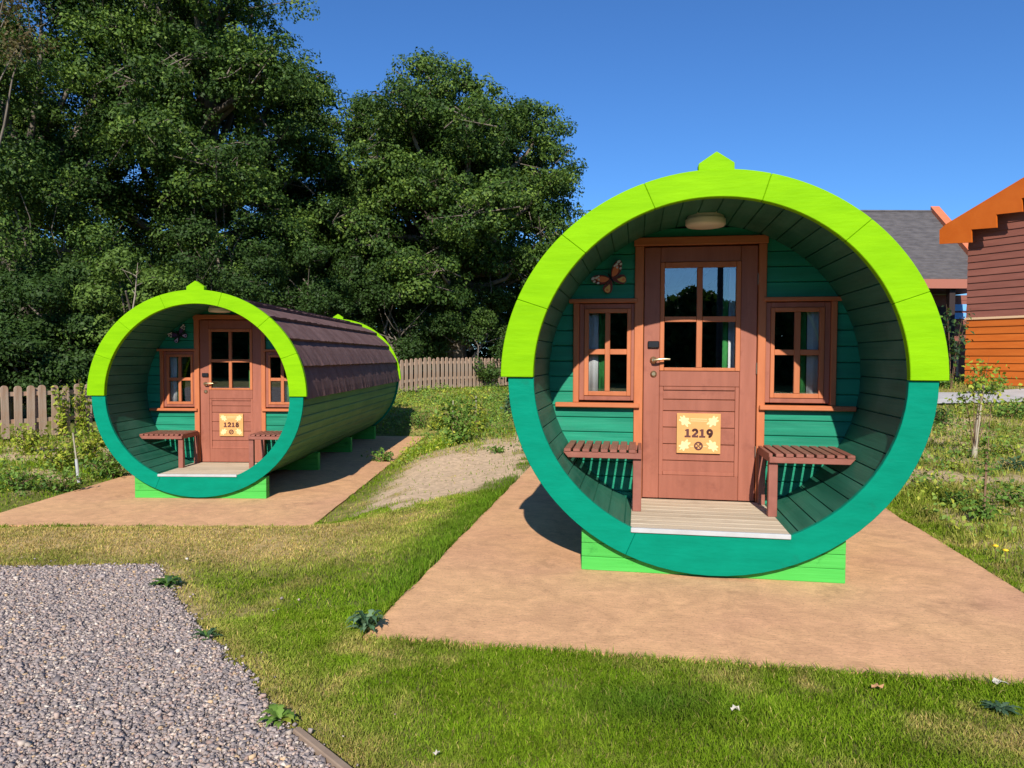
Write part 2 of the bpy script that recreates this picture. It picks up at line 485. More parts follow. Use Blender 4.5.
# ------------------------------------------------------------------ setting: ground
GRAV_PX = [(-120, 572), (0, 569), (60, 568.5), (110, 567.5), (155, 567), (163, 582), (172, 597), (188, 618), (205, 640), (225, 660), (245, 680), (268, 712), (290, 735), (312, 752), (332, 770)]
GRAV = [px(*p) for p in GRAV_PX] + [(-.50, 2.0), (-.3, 1.2), (-.1, -14), (-16, -14), (-16, 5.2)]
DIRT = [px(*p) for p in [(345, 512), (372, 482), (402, 462), (440, 452), (470, 447), (500, 436), (532, 424), (545, 440), (535, 463), (512, 476), (480, 490), (440, 503), (400, 513)]]
PATH = [(9.0, 15.3), (9.2, 17.6), (13.5, 18.2), (20, 17.5), (34, 14), (34, 11.5), (20, 14.6), (14, 15.4)]
FA, FB = np.array([-9.4, 13.6]), np.array([-2.07, 24.0])
FD = (FB - FA) / np.linalg.norm(FB - FA)


def fence_side(X, Y):
    """metres beyond the fence line (positive: behind it)"""
    return -((X - FA[0]) * FD[1] - (Y - FA[1]) * FD[0])


def zones(X, Y):
    """bare: 0 grassed .. 1 bare soil; dry: 0 lush .. 1 straw; rough: 0 mown .. 1 wild"""
    lx, ly = cabloc('R', X, Y); llx, lly = cabloc('L', X, Y)
    dr, dl = paddist('R', X, Y), paddist('L', X, Y)
    pdm = np.minimum(dr, dl)
    n1 = fbm(X * .8, Y * .8, 3); n2 = fbm(X * 2.6, Y * 2.6, 9); n3 = fbm(X * 7, Y * 7, 31)
    rough = np.zeros_like(X)
    rough = np.maximum(rough, sstep(.05, .35, lx - 1.82) * sstep(-.8, .2, ly))            # right of the near pad
    rough = np.maximum(rough, sstep(.05, .3, -1.85 - llx) * sstep(-.6, .1, lly))          # left of the far pad
    rough = np.maximum(rough, sstep(10.0, 12.2, Y + .3 * (X + 1)))
    rough = np.maximum(rough, sstep(.0, 1, fence_side(X, Y)))
    dd = polydist(X, Y, DIRT)
    bare = sstep(.12, -.42, dd + (n2 - .5) * 1.7 + (n3 - .5) * 1.0)
    bare = bare * sstep(.12, .55, dl)
    rb = sstep(.46, .60, n1 * .6 + n2 * .4 + .02 + .025 * (lx > 1.8)) * rough * sstep(.15, .5, pdm)
    rb *= sstep(16, 11, Y) * np.where(lx > 1.8, .72, 1)
    bare = np.maximum(bare, rb * .9)
    gd = polydist(X, Y, GRAV)
    bare = np.maximum(bare, .55 * sstep(.12, -.02, gd + (n3 - .5) * .1))
    dry = .72 * sstep(.46, .70, n1 * .22 + n2 * .43 + n3 * .35)
    strip = sstep(-1.3, -2.2, lly) * sstep(1.0, -1.2, X + .9) * sstep(4.3, 5.4, Y + .15 * X)     # straw strip before the far pad
    dry = np.maximum(dry, strip * (.85 + .7 * (n2 - .35)))
    dry = np.maximum(dry, sstep(.35, .0, gd + (n3 - .5) * .3) * .75)
    dry = np.maximum(dry, rough * (lx > 1.8) * (.10 + .45 * n2))
    lush = sstep(.55, .05, dr) * sstep(-1.2, -.5, ly) * sstep(0, -1.6, lx)               # lush fringe on the near pad's left edge
    bx, by = px(655, 705); b2 = px(720, 700)
    spot = np.exp(-(((X - bx) / .33) ** 2 + ((Y - by) / .16) ** 2))
    bx, by = px(330, 600); mid = np.exp(-(((X - bx) / .55) ** 2 + ((Y - by) / 1.0) ** 2))
    dry = np.clip(dry * (1 - .9 * lush) * (1 - .95 * spot) * (1 - .55 * mid), 0, 1)
    return bare, dry, rough, lush, spot


def build_ground():
    def axis(lo, hi, a, b, st):
        mid = np.arange(a, b + 1e-6, st)
        up = b + st * np.cumsum(1.25 ** np.arange(1, 60)); up = up[up < hi]
        dn = a - st * np.cumsum(1.25 ** np.arange(1, 60)); dn = dn[dn > lo]
        return np.concatenate([[lo], dn[::-1], mid, up, [hi]])
    xs = axis(-400, 400, -9, 9, .10); ys = axis(-300, 500, 1.8, 19, .10)
    X, Y = np.meshgrid(xs, ys)
    Z = H(X, Y)
    near = np.exp(-((X / 14) ** 2 + ((Y - 8) / 14) ** 2))
    bare, dry, rough, lush, spot = zones(X, Y)
    pd = np.minimum(paddist('R', X, Y), paddist('L', X, Y))
    Z = Z + (fbm(X * 2, Y * 2, 55) - .5) * .05 * rough * sstep(.1, .6, pd) + (fbm(X * 5, Y * 5, 58, 3) - .5) * .02 * sstep(.05, .4, pd) - .008
    far = sstep(20, 60, np.hypot(X, Y))
    soil = np.array([.62, .44, .275]); thatch = np.array([.17, .175, .04]); straw = np.array([.48, .335, .14]); green = np.array([.06, .10, .02])
    base = thatch + (straw - thatch) * dry[..., None]
    base = base + (green - base) * (lush * .6)[..., None]
    c = base + (soil - base) * bare[..., None]
    c = c * (1 - far[..., None]) + np.array([.07, .11, .025]) * far[..., None]
    ny, nx = X.shape
    i = np.arange(ny * nx).reshape(ny, nx)
    q = np.stack([i[:-1, :-1], i[:-1, 1:], i[1:, 1:], i[1:, :-1]], -1).reshape(-1, 4)
    o = np_mesh('ground', np.stack([X, Y, Z], -1).reshape(-1, 3), q.ravel(), np.full(len(q), 4), M['ground'], None, c.reshape(-1, 3), True)
    tag(o, kind='structure')


build_ground()


def sheet(name, poly, lift, st, m, jag=0):
    P = np.array(poly); x0, y0 = P.min(0); x1, y1 = P.max(0)
    xs = np.arange(max(x0, -40), min(x1, 40) + st, st); ys = np.arange(max(y0, -15), min(y1, 40) + st, st)
    X, Y = np.meshgrid(xs, ys)
    d = polydist(X + st / 2, Y + st / 2, poly) + (fbm(X * 6, Y * 6, 77) - .5) * jag
    Z = H(X, Y) + lift
    ny, nx = X.shape; i = np.arange(ny * nx).reshape(ny, nx)
    q = np.stack([i[:-1, :-1], i[:-1, 1:], i[1:, 1:], i[1:, :-1]], -1)
    keep = d[:-1, :-1] < 0
    q = q[keep]
    used = np.unique(q); mp = np.zeros(ny * nx, int); mp[used] = np.arange(len(used))
    V = np.stack([X, Y, Z], -1).reshape(-1, 3)[used]
    o = np_mesh(name, V, mp[q].ravel(), np.full(len(q), 4), m, None, None, True)
    return tag(o, kind='structure')


sheet('gravel_bed', GRAV, .012, .06, M['gravelbed'], .06)
sheet('path', PATH, .03, .25, M['path'], .1)

for w in 'RL':
    a, b, c, d = PAD[w]
    mb = MB()
    # slightly uneven hand-cast edge
    n = 40
    top = []
    rr = random.Random(3 if w == 'R' else 5)
    j = lambda: rr.uniform(-.012, .012)
    for k in range(n): top.append((a + (b - a) * k / n, c + j()))
    for k in range(n): top.append((b + j(), c + (d - c) * k / n))
    for k in range(n): top.append((b - (b - a) * k / n, d + j()))
    for k in range(n): top.append((a + j(), d - (d - c) * k / n))
    vs = [(x, y, 0) for x, y in top] + [(x, y, -.14) for x, y in top]
    N = len(top)
    mb.add(vs, [tuple(range(N))] + [(i, i + N, (i + 1) % N + N, (i + 1) % N) for i in range(N)])
    o = mb.build('concrete_pad', M['pad'])
    o.location = CAB[w][:3]; o.rotation_euler = (0, 0, -CAB[w][3])
    tag(o, kind='structure')

# ------------------------------------------------------------------ barrel cabin (built once in its own frame, z measured from its pad)
ZC = 1.265
RX, RZ, DL = 1.30, 1.245, .046
IX, IZU, IZL = 1.132, 1.122, 1.067
D = 1.022
LEN = 6.71


def ell(rx, rzu, rzl, t):
    c, s = math.cos(t), math.sin(t)
    return rx * c, (rzu if s >= 0 else rzl) * s


def chord(z, rx, rzu, rzl):
    r = rzu if z >= 0 else rzl
    return rx * math.sqrt(max(0, 1 - (z / r) ** 2))


def cabin():
    c0 = CAB['R']
    root = empty('barrel_cabin', c0[:3], -c0[3], '', 'cabin', 'wooden barrel cabins')

    def ring_seg(mb, t0, t1, ox, oz, ix, izu, izl, y0, y1, flat=None, n=14):
        vs = []; K = n + 1
        for k in range(K):
            t = t0 + (t1 - t0) * k / n
            o = ell(ox, oz, oz, t); i = ell(ix, izu, izl, t)
            iz = i[1] if flat is None else max(i[1], flat)
            ixx = i[0]
            for (x, z) in (o, (ixx, iz)):
                vs.append((x, y0, z + ZC)); vs.append((x, y1, z + ZC))
        fs = []
        for k in range(n):
            a, b = 4 * k, 4 * k + 4
            fs += [(a, a + 2, b + 2, b), (a + 1, b + 1, b + 3, a + 3), (a, b, b + 1, a + 1), (a + 2, a + 3, b + 3, b + 2)]
        fs += [(0, 1, 3, 2), (4 * n, 4 * n + 2, 4 * n + 3, 4 * n + 1)]
        mb.add(vs, fs)

    def arch(name, y0, y1):
        mb = MB(); cuts = [0, 24, 48, 76, 109, 135, 157, 180]
        for a, b in zip(cuts, cuts[1:]):
            g = .035
            ring_seg(mb, math.radians(a + (g if a else 0)), math.radians(b - (g if b < 180 else 0)), RX + DL, RZ + DL, IX, IZU, IZL, y0, y1)
        o = mb.build(name, M['lime'], root, bevel=.004)
        cr = MB()
        zt = RZ + DL + ZC
        cr.prism([(-.108, zt - .010), (.108, zt - .010), (.108, zt + .036), (0, zt + .108), (-.108, zt + .036)], y0 + .002, y1 + .02)
        cr.build('crest', M['lime'], o, bevel=.004)
        return o

    def low(name, y0, y1):
        mb = MB(); cuts = [180, 246, 360]
        for a, b in zip(cuts, cuts[1:]):
            ring_seg(mb, math.radians(a + .03), math.radians(b - .03), RX, RZ, IX, IZU, IZL, y0, y1, flat=-.99, n=24)
        return mb.build(name, M['teal'], root, bevel=.003)

    arch('front_arch', -.022, .04)
    low('front_ring', 0, .04)
    arch('rear_arch', LEN - .04, LEN + .02)
    low('rear_ring', LEN - .04, LEN)

    # staves
    NS = 58
    ox, oz = 1.262, 1.207
    ix, izu, izl = 1.152, 1.140, 1.085
    prof = []
    for k in range(NS):
        a0, a1 = 2 * PI * k / NS, 2 * PI * (k + 1) / NS
        e = .0045
        for t, dr in ((a0, .011), (a0 + e, 0), (a1 - e, 0)):
            t2 = t + (0 if dr else (.006 if t < (a0 + a1) / 2 else -.006))
            o = ell(ox - dr * 1.3, oz - dr * 1.3, oz - dr * 1.3, t2); i = ell(ix + dr, izu + dr, izl + dr, t)
            prof.append((o, i))
    K = len(prof)
    mb = MB(); vs = []
    for y in (.042, LEN - .042):
        for o, i in prof: vs.append((o[0], y, o[1] + ZC))
        for o, i in prof: vs.append((i[0], y, i[1] + ZC))
    fs = []
    for k in range(K):
        k2 = (k + 1) % K
        fs += [(k, k2, 2 * K + k2, 2 * K + k), (K + k, 3 * K + k, 3 * K + k2, K + k2), (k, K + k, K + k2, k2), (2 * K + k, 2 * K + k2, 3 * K + k2, 3 * K + k)]
    mb.add(vs, fs)
    mb.m = [1 if i % 4 == 0 else 0 for i in range(len(fs))]
    mb.build('stave_shell', [M['stave'], M['stave_out']], root)

    # roof: overlapping courses of felt shingles
    rr = random.Random(4)
    mb = MB()
    edges = [-1.5, 17, 34, 51, 67, 83]
    ny = 90
    for side in (1, -1):
        for ci in range(len(edges)):
            lo = edges[ci]; hi = edges[ci + 1] + 3 if ci + 1 < len(edges) else 93
            steps = 5
            prev = None
            jit = [rr.uniform(-.22, .22) for _ in range(ny + 1)]
            lift = [rr.uniform(.0, .014) for _ in range(ny + 1)]
            vs = []
            for j in range(ny + 1):
                y = .05 + (LEN - .1) * j / ny
                for k in range(steps + 1):
                    t = k / steps
                    ang = math.radians(lo + (jit[j] if k == 0 else 0) + (hi - lo) * t)
                    off = .060 - .046 * t + lift[j] * (1 - t) ** 3
                    x, z = ell(ox + off, oz + off, oz + off, ang)
                    vs.append((side * x, y, z + ZC))
                ang = math.radians(lo + jit[j]); off = .012
                x, z = ell(ox + off, oz + off, oz + off, ang)
                vs.append((side * x, y, z + ZC))
            W = steps + 2
            fs = []
            for j in range(ny):
                a, b = j * W, (j + 1) * W
                for k in range(steps): fs.append((a + k, a + k + 1, b + k + 1, b + k))
                fs.append((a, b, b + steps + 1, a + steps + 1))
            mb.add(vs, fs)
    rf = mb.build('roof', M['shingle'], root, fix=False)
    mb = MB()
    cap = [ell(ox + .062, oz + .062, oz + .062, math.radians(a)) for a in (78, 84, 90, 96, 102)]
    inn = [ell(ox + .045, oz + .045, oz + .045, math.radians(a)) for a in (102, 96, 90, 84, 78)]
    yy = .05
    while yy < LEN - .1:
        mb.prism([(x, z + ZC) for x, z in cap + inn], yy, min(yy + .30, LEN - .06)); yy += .304
    mb.build('ridge_cap', M['shingle'], rf)

    # front wall of horizontal boards, with its openings left free
    zs = [-1.05, -.915, -.80, -.685, -.57, -.455, -.34, -.25, -.14, -.02, .10, .22, .34, .46, .58, .70, .815, .93, 1.04, 1.12]
    mb = MB()
    for z0, z1 in zip(zs, zs[1:]):
        ca, cb = chord(z0, 1.165, 1.152, 1.097), chord(z1, 1.165, 1.152, 1.097)
        cuts = []
        if z0 < 1.03: cuts.append((-.480, .468))
        if z0 >= -.251 and z1 <= .581: cuts = [(-.955, .970)]
        xs = []
        lo = None
        if cuts:
            l, r = cuts[0]
            if l > -ca + .02 or l > -cb + .02: xs += [('l', l)]
            if r < ca - .02 or r < cb - .02: xs += [('r', r)]
        else: xs = [('f', 0)]
        g = .0018
        for kind, e in xs:
            if kind == 'l': p = [(-ca, z0 + g), (e, z0 + g), (e, z1 - g), (-cb, z1 - g)]
            elif kind == 'r': p = [(e, z0 + g), (ca, z0 + g), (cb, z1 - g), (e, z1 - g)]
            else: p = [(-ca, z0 + g), (ca, z0 + g), (cb, z1 - g), (-cb, z1 - g)]
            mb.prism([(x, z + ZC) for x, z in p], D, D + .035)
    mb.build('front_wall', M['board'], root, bevel=.006)
    mb = MB()
    pts = [ell(1.16, 1.147, 1.092, 2 * PI * k / 64) for k in range(64)]
    mb.prism([(x, z + ZC) for x, z in pts], LEN - .3, LEN - .26)
    mb.build('rear_wall', M['board'], root)
    mb = MB(); mb.box(-.54, .54, D + .05, LEN - .3, ZC - .99, ZC - .965)
    mb.build('floor', M['floor'], root)

    # door frame
    mb = MB()
    mb.box(-.492, -.424, D - .028, D + .05, ZC - .962, ZC + .985)
    mb.box(.4205, .478, D - .028, D + .05, ZC - .962, ZC + .985)
    mb.build('door_frame', M['trim'], root, bevel=.004)
    fr = MB(); fr.box(-.500, .486, D - .032, D + .05, ZC + .986, ZC + 1.048)
    fr.build('door_head', M['trimh'], root, bevel=.004)

    # door leaf
    dy0, dy1 = D - .004, D + .040
    mb = MB()
    B = lambda x0, x1, z0, z1, a=dy0, b=dy1: mb.box(x0, x1, a, b, ZC + z0, ZC + z1)
    B(-.4195, -.298, -.957, .975); B(.296, .4165, -.957, .975)
    B(-.297, .295, .858, .975); B(-.297, .295, -.090, .030); B(-.297, .295, -.957, -.775)
    for z0, z1 in ((-.775, -.665), (-.663, -.537), (-.535, -.408), (-.406, -.281), (-.279, -.192), (-.190, -.092)):
        B(-.300, .298, z0 + .001, z1 - .001, dy0 + .016, dy1 - .004)
    door = mb.build('door', M['door'], root, bevel=.004)
    mb = MB()
    B(-.297, -.268, -.776, -.091, dy0 + .004, dy0 + .017); B(.266, .295, -.776, -.091, dy0 + .004, dy0 + .017)
    B(-.267, .265, -.774, -.745, dy0 + .004, dy0 + .017); B(-.267, .265, -.118, -.091, dy0 + .004, dy0 + .017)
    mb.build('panel_moulding', M['door'], door, bevel=.003)
    mb = MB()
    B(-.298, -.266, .03, .858, dy0 - .008, dy1 - .01); B(.262, .296, .03, .858, dy0 - .008, dy1 - .01)
    B(-.265, .261, .818, .858, dy0 - .008, dy1 - .01); B(-.265, .261, .03, .055, dy0 - .008, dy1 - .01)
    B(-.026, .016, .056, .817, dy0 - .006, dy1 - .012)
    B(-.265, -.027, .404, .446, dy0 - .006, dy1 - .012); B(.017, .261, .404, .446, dy0 - .006, dy1 - .012)
    mb.build('glazing_bars', M['trim'], door, bevel=.003)
    mb = MB(); B(-.27, .266, .05, .82, dy0 + .016, dy0 + .020)
    mb.build('pane', M['pane'], door)
    mb = MB(); mb.lathe([(.027, dy0 - .001), (.027, dy0 - .010), (.015, dy0 - .014), (.012, dy0 - .05)], (-.345, 0, ZC + .112), 20, axis='y')
    mb.tube([(-.345, dy0 - .048, ZC + .112), (-.325, dy0 - .055, ZC + .114), (-.28, dy0 - .056, ZC + .120), (-.222, dy0 - .048, ZC + .119)], [.012, .011, .009, .007], 10)
    mb.build('handle', M['brass'], door)
    mb = MB(); mb.lathe([(.025, dy0 - .001), (.025, dy0 - .007), (.014, dy0 - .009), (.014, dy0 - .016)], (-.343, 0, ZC + .005), 20, axis='y')
    mb.box(-.345, -.341, dy0 - .018, dy0 - .015, ZC - .003, ZC + .013)
    mb.build('lock', M['brass'], door)
    mb = MB(); mb.box(-.390, -.303, dy0 - .022, dy0 - .001, ZC + .205, ZC + .258)
    mb.build('key_reader', M['black'], door, bevel=.006)
    for z in (.68, .01, -.62):
        mb = MB(); mb.tube([(.4185, dy0 - .008, ZC + z), (.4185, dy0 - .008, ZC + z + .085)], [.006, .006], 8)
        mb.build('hinge', M['steel'], door)

    # two windows
    def window(s, X):
        # X: trim outer, trim inner/casement outer, sash outer, pane edges ... given for this side, from the outer end to the door end
        w = MB()
        t0, c0, s0, p0, p1, p2, p3, s1, c1 = X
        lo = lambda a, b: (min(a, b), max(a, b))
        def bx(a, b, y0, y1, z0, z1, m=w):
            x0, x1 = lo(a, b); m.box(x0, x1, y0, y1, ZC + z0, ZC + z1)
        bx(c0, s0, D - .006, D + .04, -.205, .548); bx(s1, c1, D - .006, D + .04, -.205, .548)
        bx(s0 + .001 * s, s1 - .001 * s, D - .006, D + .04, .508, .548); bx(s0 + .001 * s, s1 - .001 * s, D - .006, D + .04, -.205, -.168)
        o = w.build('window', M['door'], root, bevel=.004)
        t = MB(); bx(t0, c0 + .001 * s, D - .026, D + .045, -.222, .552, t)
        t.build('window_trim', M['trim'], o, bevel=.004)
        t = MB(); bx(t0 - .035 * -s if False else t0 + s * .035, c1 - s * .01, D - .040, D + .03, .553, .585, t)
        t.build('window_head', M['trimh'], o, bevel=.004)
        t = MB(); bx(t0 + s * .135, c1 - s * .03, D - .060, D + .03, -.258, -.222, t)
        t.build('sill', M['trimh'], o, bevel=.005)
        g = MB()
        bx(s0, p0, D - .014, D + .03, -.168, .508, g); bx(p3, s1, D - .014, D + .03, -.168, .508, g)
        bx(p0 - .0 * s, p3, D - .014, D + .03, .476, .508, g); bx(p0, p3, D - .014, D + .03, -.168, -.134, g)
        bx(p1, p2, D - .012, D + .028, -.133, .475, g)
        bx(p0, p1, D - .012, D + .028, .153, .195, g); bx(p2, p3, D - .012, D + .028, .153, .195, g)
        g.build('glazing_bars', M['trim'], o, bevel=.003)
        g = MB(); bx(p0 + .004 * s, p3 - .004 * s, D + .006, D + .010, -.14, .48, g)
        g.build('pane', M['pane'], o)
    window(-1, [-.963, -.917, -.877, -.843, -.717, -.678, -.548, -.518, -.478])
    window(1, [.980, .938, .895, .860, .727, .684, .544, .515, .466])

    # porch deck
    mb = MB()
    yy = .016
    while yy < D - .02:
        y1 = min(yy + .118, D - .006); mb.box(-.500, .480, yy, y1 - .004, ZC - .985, ZC - .962); yy += .118
    dk = mb.build('deck', M['deck'], root, bevel=.003)
    mb = MB(); mb.box(-.497, .478, -.012, .014, ZC - .988, ZC - .958)
    mb.build('edge_trim', M['white'], dk, bevel=.003)

    # cradles
    for y in (.06, 2.3, 4.4, 6.5):
        mb = MB(); pts = [(-.816, 0), (.816, 0), (.816, .27)]
        n = 20
        for k in range(n + 1):
            x = .80 - 1.6 * k / n
            pts.append((x, min(.27, ZC - 1.215 * math.sqrt(1 - (x / 1.27) ** 2) - .002)))
        pts.append((-.816, .27))
        xin = lambda z: 1.27 * math.sqrt(max(0, 1 - ((ZC - z - .002) / 1.215) ** 2))
        for z0, z1 in ((0, .088), (.090, .178), (.180, .268)):
            if z0 < .055: mb.prism([(-.816, z0), (.816, z0), (.816, z1), (xin(z1), z1), (xin(.07), .07), (0, .046), (-xin(.07), .07), (-xin(z1), z1), (-.816, z1)], y, y + .11)
            else:
                for q in (-1, 1): mb.prism([(q * xin(z0), z0), (q * .816, z0), (q * .816, z1), (q * xin(z1), z1)], y, y + .11)
        mb.build('cradle', M['green_beam'], root, bevel=.003)
    return root


cabR = cabin()
cabL = copy_tree(cabR)
cabL.location = CAB['L'][:3]; cabL.rotation_euler = (0, 0, -CAB['L'][3])
cabR['label'] = 'near barrel cabin with lime and teal rim and door plaque reading 1219'
cabL['label'] = 'farther barrel cabin showing its brown shingle roof, door plaque reading 1218'

CABTXT = {'R': 'cabin 1219', 'L': 'cabin 1218'}


def at_cab(o, w, off):
    o.location = cabw(w, *off); o.rotation_euler = (0, 0, -CAB[w][3])


# benches
def bench(s):
    org = (s * .70, .75, ZC - .962)
    root = empty('slatted_bench', (0, 0, 0), 0, '', 'bench', 'slatted porch benches')
    zt = -.522
    X = (lambda a, b: (min(s * a, s * b), max(s * a, s * b)))
    def B(name, a, b, y0, y1, z0, z1, bev=.003):
        x0, x1 = X(a, b); mb = MB(); mb.box(x0, x1, y0, y1, ZC + z0, ZC + z1); mb.shift(-org[0], -org[1], -org[2])
        return mb.build(name, M['bench'], root, bevel=bev)
    for nm, y0, y1, za, zb_ in (('front_rail', .488, .512, zt - .064, zt - .023), ('back_rail', .965, .985, zt - .064, zt - .023)):
        P = [(s * .43, ZC + za), (s * .950, ZC + za), (s * .985, ZC + zb_), (s * .43, ZC + zb_)]
        mb = MB(); mb.prism(P, y0, y1); mb.shift(-org[0], -org[1], -org[2]); mb.build(nm, M['bench'], root, bevel=.003)
    B('side_rail', .43, .455, .513, .964, zt - .064, zt - .002)
    B('leg', .43, .490, .513, .565, -.962, zt - .065)
    B('leg', .43, .480, .930, .964, -.962, zt - .065)
    mb = MB()
    for k in range(8):
        x = .472 + .0655 * k
        x0, x1 = X(x, x + .049); mb.box(x0, x1, .484, 1.010, ZC + zt - .022, ZC + zt)
    mb.shift(-org[0], -org[1], -org[2])
    mb.build('slats', M['bench'], root, bevel=.003)
    return root, org


for s, nm in ((-1, 'left'), (1, 'right')):
    b, org = bench(s)
    at_cab(b, 'R', org)
    b['label'] = f'reddish brown slatted bench on the porch of cabin 1219, {nm} of its door'
    c = copy_tree(b); at_cab(c, 'L', org)
    c['label'] = f'reddish brown slatted bench on the porch of cabin 1218, {nm} of its door'

# porch lamps
lamp = empty('porch_lamp', (0, 0, 0), 0, '', 'lamp', 'round porch lamps')
mb = MB(); mb.lathe([(.128, .085), (.128, .045)], n=36); mb.build('lamp_base', M['lampbase'], lamp)
mb = MB(); mb.lathe([(.138, .046), (.140, .012), (.128, -.002), (.06, -.010), (.01, -.012)], n=36); mb.build('lamp_cover', M['lampglass'], lamp)
LO = (.0, .68, ZC + 1.066)
at_cab(lamp, 'R', LO); lamp['label'] = 'unlit round opal lamp under the arch of cabin 1219'
lp2 = copy_tree(lamp); at_cab(lp2, 'L', LO); lp2['label'] = 'unlit round opal lamp under the arch of cabin 1218'

# curtains
def curtain(w, x0, x1, z0, z1, y, m, label, ph=0):
    n = 24; vs = []; W = x1 - x0
    for k in range(n + 1):
        t = k / n; x = x0 + W * t
        yy = y + .009 * math.sin(t * W * 75 + ph)
        for z in (z0, z1): vs.append((x - (x0 + x1) / 2, yy - y, z - z0))
    mb = MB(); mb.add(vs, [(2 * k, 2 * k + 2, 2 * k + 3, 2 * k + 1) for k in range(n)], 0, True)
    o = mb.build('curtain', m); at_cab(o, w, ((x0 + x1) / 2, y, ZC + z0))
    so = o.modifiers.new('thick', 'SOLIDIFY'); so.thickness = .004
    return tag(o, label, 'curtain', 'cabin window curtains')


for w in 'RL':
    t = CABTXT[w]
    curtain(w, -.862, -.772, -.155, .53, D + .065, M['cur_w'], f'white curtain in the left window of {t}', .4)
    curtain(w, -.768, -.700, -.155, .53, D + .075, M['cur_g'], f'green curtain beside the white one in the left window of {t}', 1)
    curtain(w, .790, .880, -.155, .53, D + .065, M['cur_w'], f'white curtain in the right window of {t}', 2)
    curtain(w, .735, .786, -.155, .53, D + .075, M['cur_g'], f'green curtain beside the white one in the right window of {t}', 3)
    curtain(w, .185, .225, -.90, .82, D + .16, M['cur_g'], f'green curtain behind the door glass of {t}', 3)
    curtain(w, .228, .275, -.90, .82, D + .15, M['cur_w'], f'white curtain behind the door glass of {t}', 5)


# plaques
def ribbon(mb, pts, wd, y0, y1):
    pts = [np.array(p, float) for p in pts]
    for p, q in zip(pts, pts[1:]):
        d = q - p; L = np.hypot(*d); d = d / L; n = np.array([-d[1], d[0]]) * wd / 2
        e = d * wd * .18
        P = [p - e - n, q + e - n, q + e + n, p - e + n]
        mb.prism([tuple(x) for x in P], y0, y1)


def digits(txt, x0, adv, z0, h, y0, y1, parent, m):
    """heavy slab-serif numerals"""
    mb = MB()
    def arc(cx, cz, rx, rz, a0, a1, n=14): return [(cx + rx * math.cos(math.radians(a0 + (a1 - a0) * k / n)), cz + rz * math.sin(math.radians(a0 + (a1 - a0) * k / n))) for k in range(n + 1)]
    for i, c in enumerate(txt):
        X = x0 + adv * i
        S = lambda P: [(X + x * h, z0 + z * h) for x, z in P]
        j = [0]
        def R(P, wd):
            j[0] += 1; ribbon(mb, S(P), wd * h, y0 - j[0] * .00012, y1)
        if c == '1':
            R([(.0, .08), (.0, .92)], .30); R([(-.32, .09), (.32, .09)], .20); R([(-.26, .80), (-.02, .93)], .15)
        elif c == '2':
            R(arc(0, .68, .25, .24, 165, -35), .27); R([(.20, .55), (-.24, .13)], .25); R([(-.32, .10), (.34, .10)], .21); R([(.31, .09), (.31, .26)], .10)
        elif c == '9':
            R(arc(0, .65, .24, .25, 0, 360, 22), .27); R(arc(-.06, .62, .32, .52, 0, -95), .25)
        elif c == '8':
            R(arc(0, .73, .20, .19, 0, 360, 20), .23); R(arc(0, .29, .25, .21, 0, 360, 20), .25)
    return mb.build('number', m, parent)


def plaque(w, txt):
    root = empty('door_plaque', (0, 0, 0), 0, f'orange and cream square plaque numbered {txt} on a brown door', 'sign', 'numbered door plaques')
    mb = MB(); mb.box(-.163, .163, -.006, 0, 0, .308); mb.build('plate', M['plate'], root, bevel=.002)
    digits(txt, -.0815, .0545, .124, .064, -.0082, -.0061, root, M['print'])
    # corner leaves and the two rule lines
    for sx in (-1, 1):
        for sz in (-1, 1):
            cx, cz = sx * .108, .154 + sz * .097
            dx, dz = sx * .72, sz * .70
            pts = []
            nn = 42
            for k in range(nn):
                a = 2 * PI * k / nn
                r = .030 * (1 + .24 * math.cos(a * 7)) * (1 - .12 * math.cos(a))
                lx, lz = r * math.cos(a) * 1.45, r * math.sin(a) * 1.0
                pts.append((cx + lx * dx - lz * dz, cz + lx * dz + lz * dx))
            mb = MB(); mb.prism(pts, -.0082, -.0061); mb.build('leaf_print', M['cream'], root)
    for q in ((-.062, .062, .262, .267), (-.062, .062, .247, .251), (-.062, -.036, .052, .056), (.036, .062, .052, .056)):
        mb = MB(); mb.box(q[0], q[1], -.0080, -.0061, q[2], q[3]); mb.build('rule_line', M['cream'], root)
    mb = MB(); n = 28; z0 = .058
    vs = []; 
    for k in range(n):
        a = 2 * PI * k / n
        for r, y in ((.033, -.0085), (.022, -.0085), (.022, -.0061), (.033, -.0061)): vs.append((r * math.cos(a), y, z0 + r * math.sin(a)))
    fs = []
    for k in range(n):
        a, b = 4 * k, 4 * ((k + 1) % n)
        for j in range(4): fs.append((a + j, b + j, b + (j + 1) % 4, a + (j + 1) % 4))
    mb.add(vs, fs)
    for a in (PI / 4, PI / 4 + PI):
        pts = [(.021 * math.cos(a + d) * r, z0 + .021 * math.sin(a + d) * r) for r, d in ((.15, 0), (1, -.42), (1.04, 0), (1, .42))]
        mb.prism(pts, -.0085, -.0061)
    a = -PI / 4
    ux, uz = math.cos(a), math.sin(a)
    mb.prism([(-.022 * ux - .003 * uz, z0 - .022 * uz + .003 * ux), (-.022 * ux + .003 * uz, z0 - .022 * uz - .003 * ux), (.022 * ux + .003 * uz, z0 + .022 * uz - .003 * ux), (.022 * ux - .003 * uz, z0 + .022 * uz + .003 * ux)], -.0083, -.0061)
    mb.build('round_emblem', M['print'], root)
    at_cab(root, w, (0, D - .004 + .0025, ZC - .602))


plaque('R', '1219'); plaque('L', '1218')


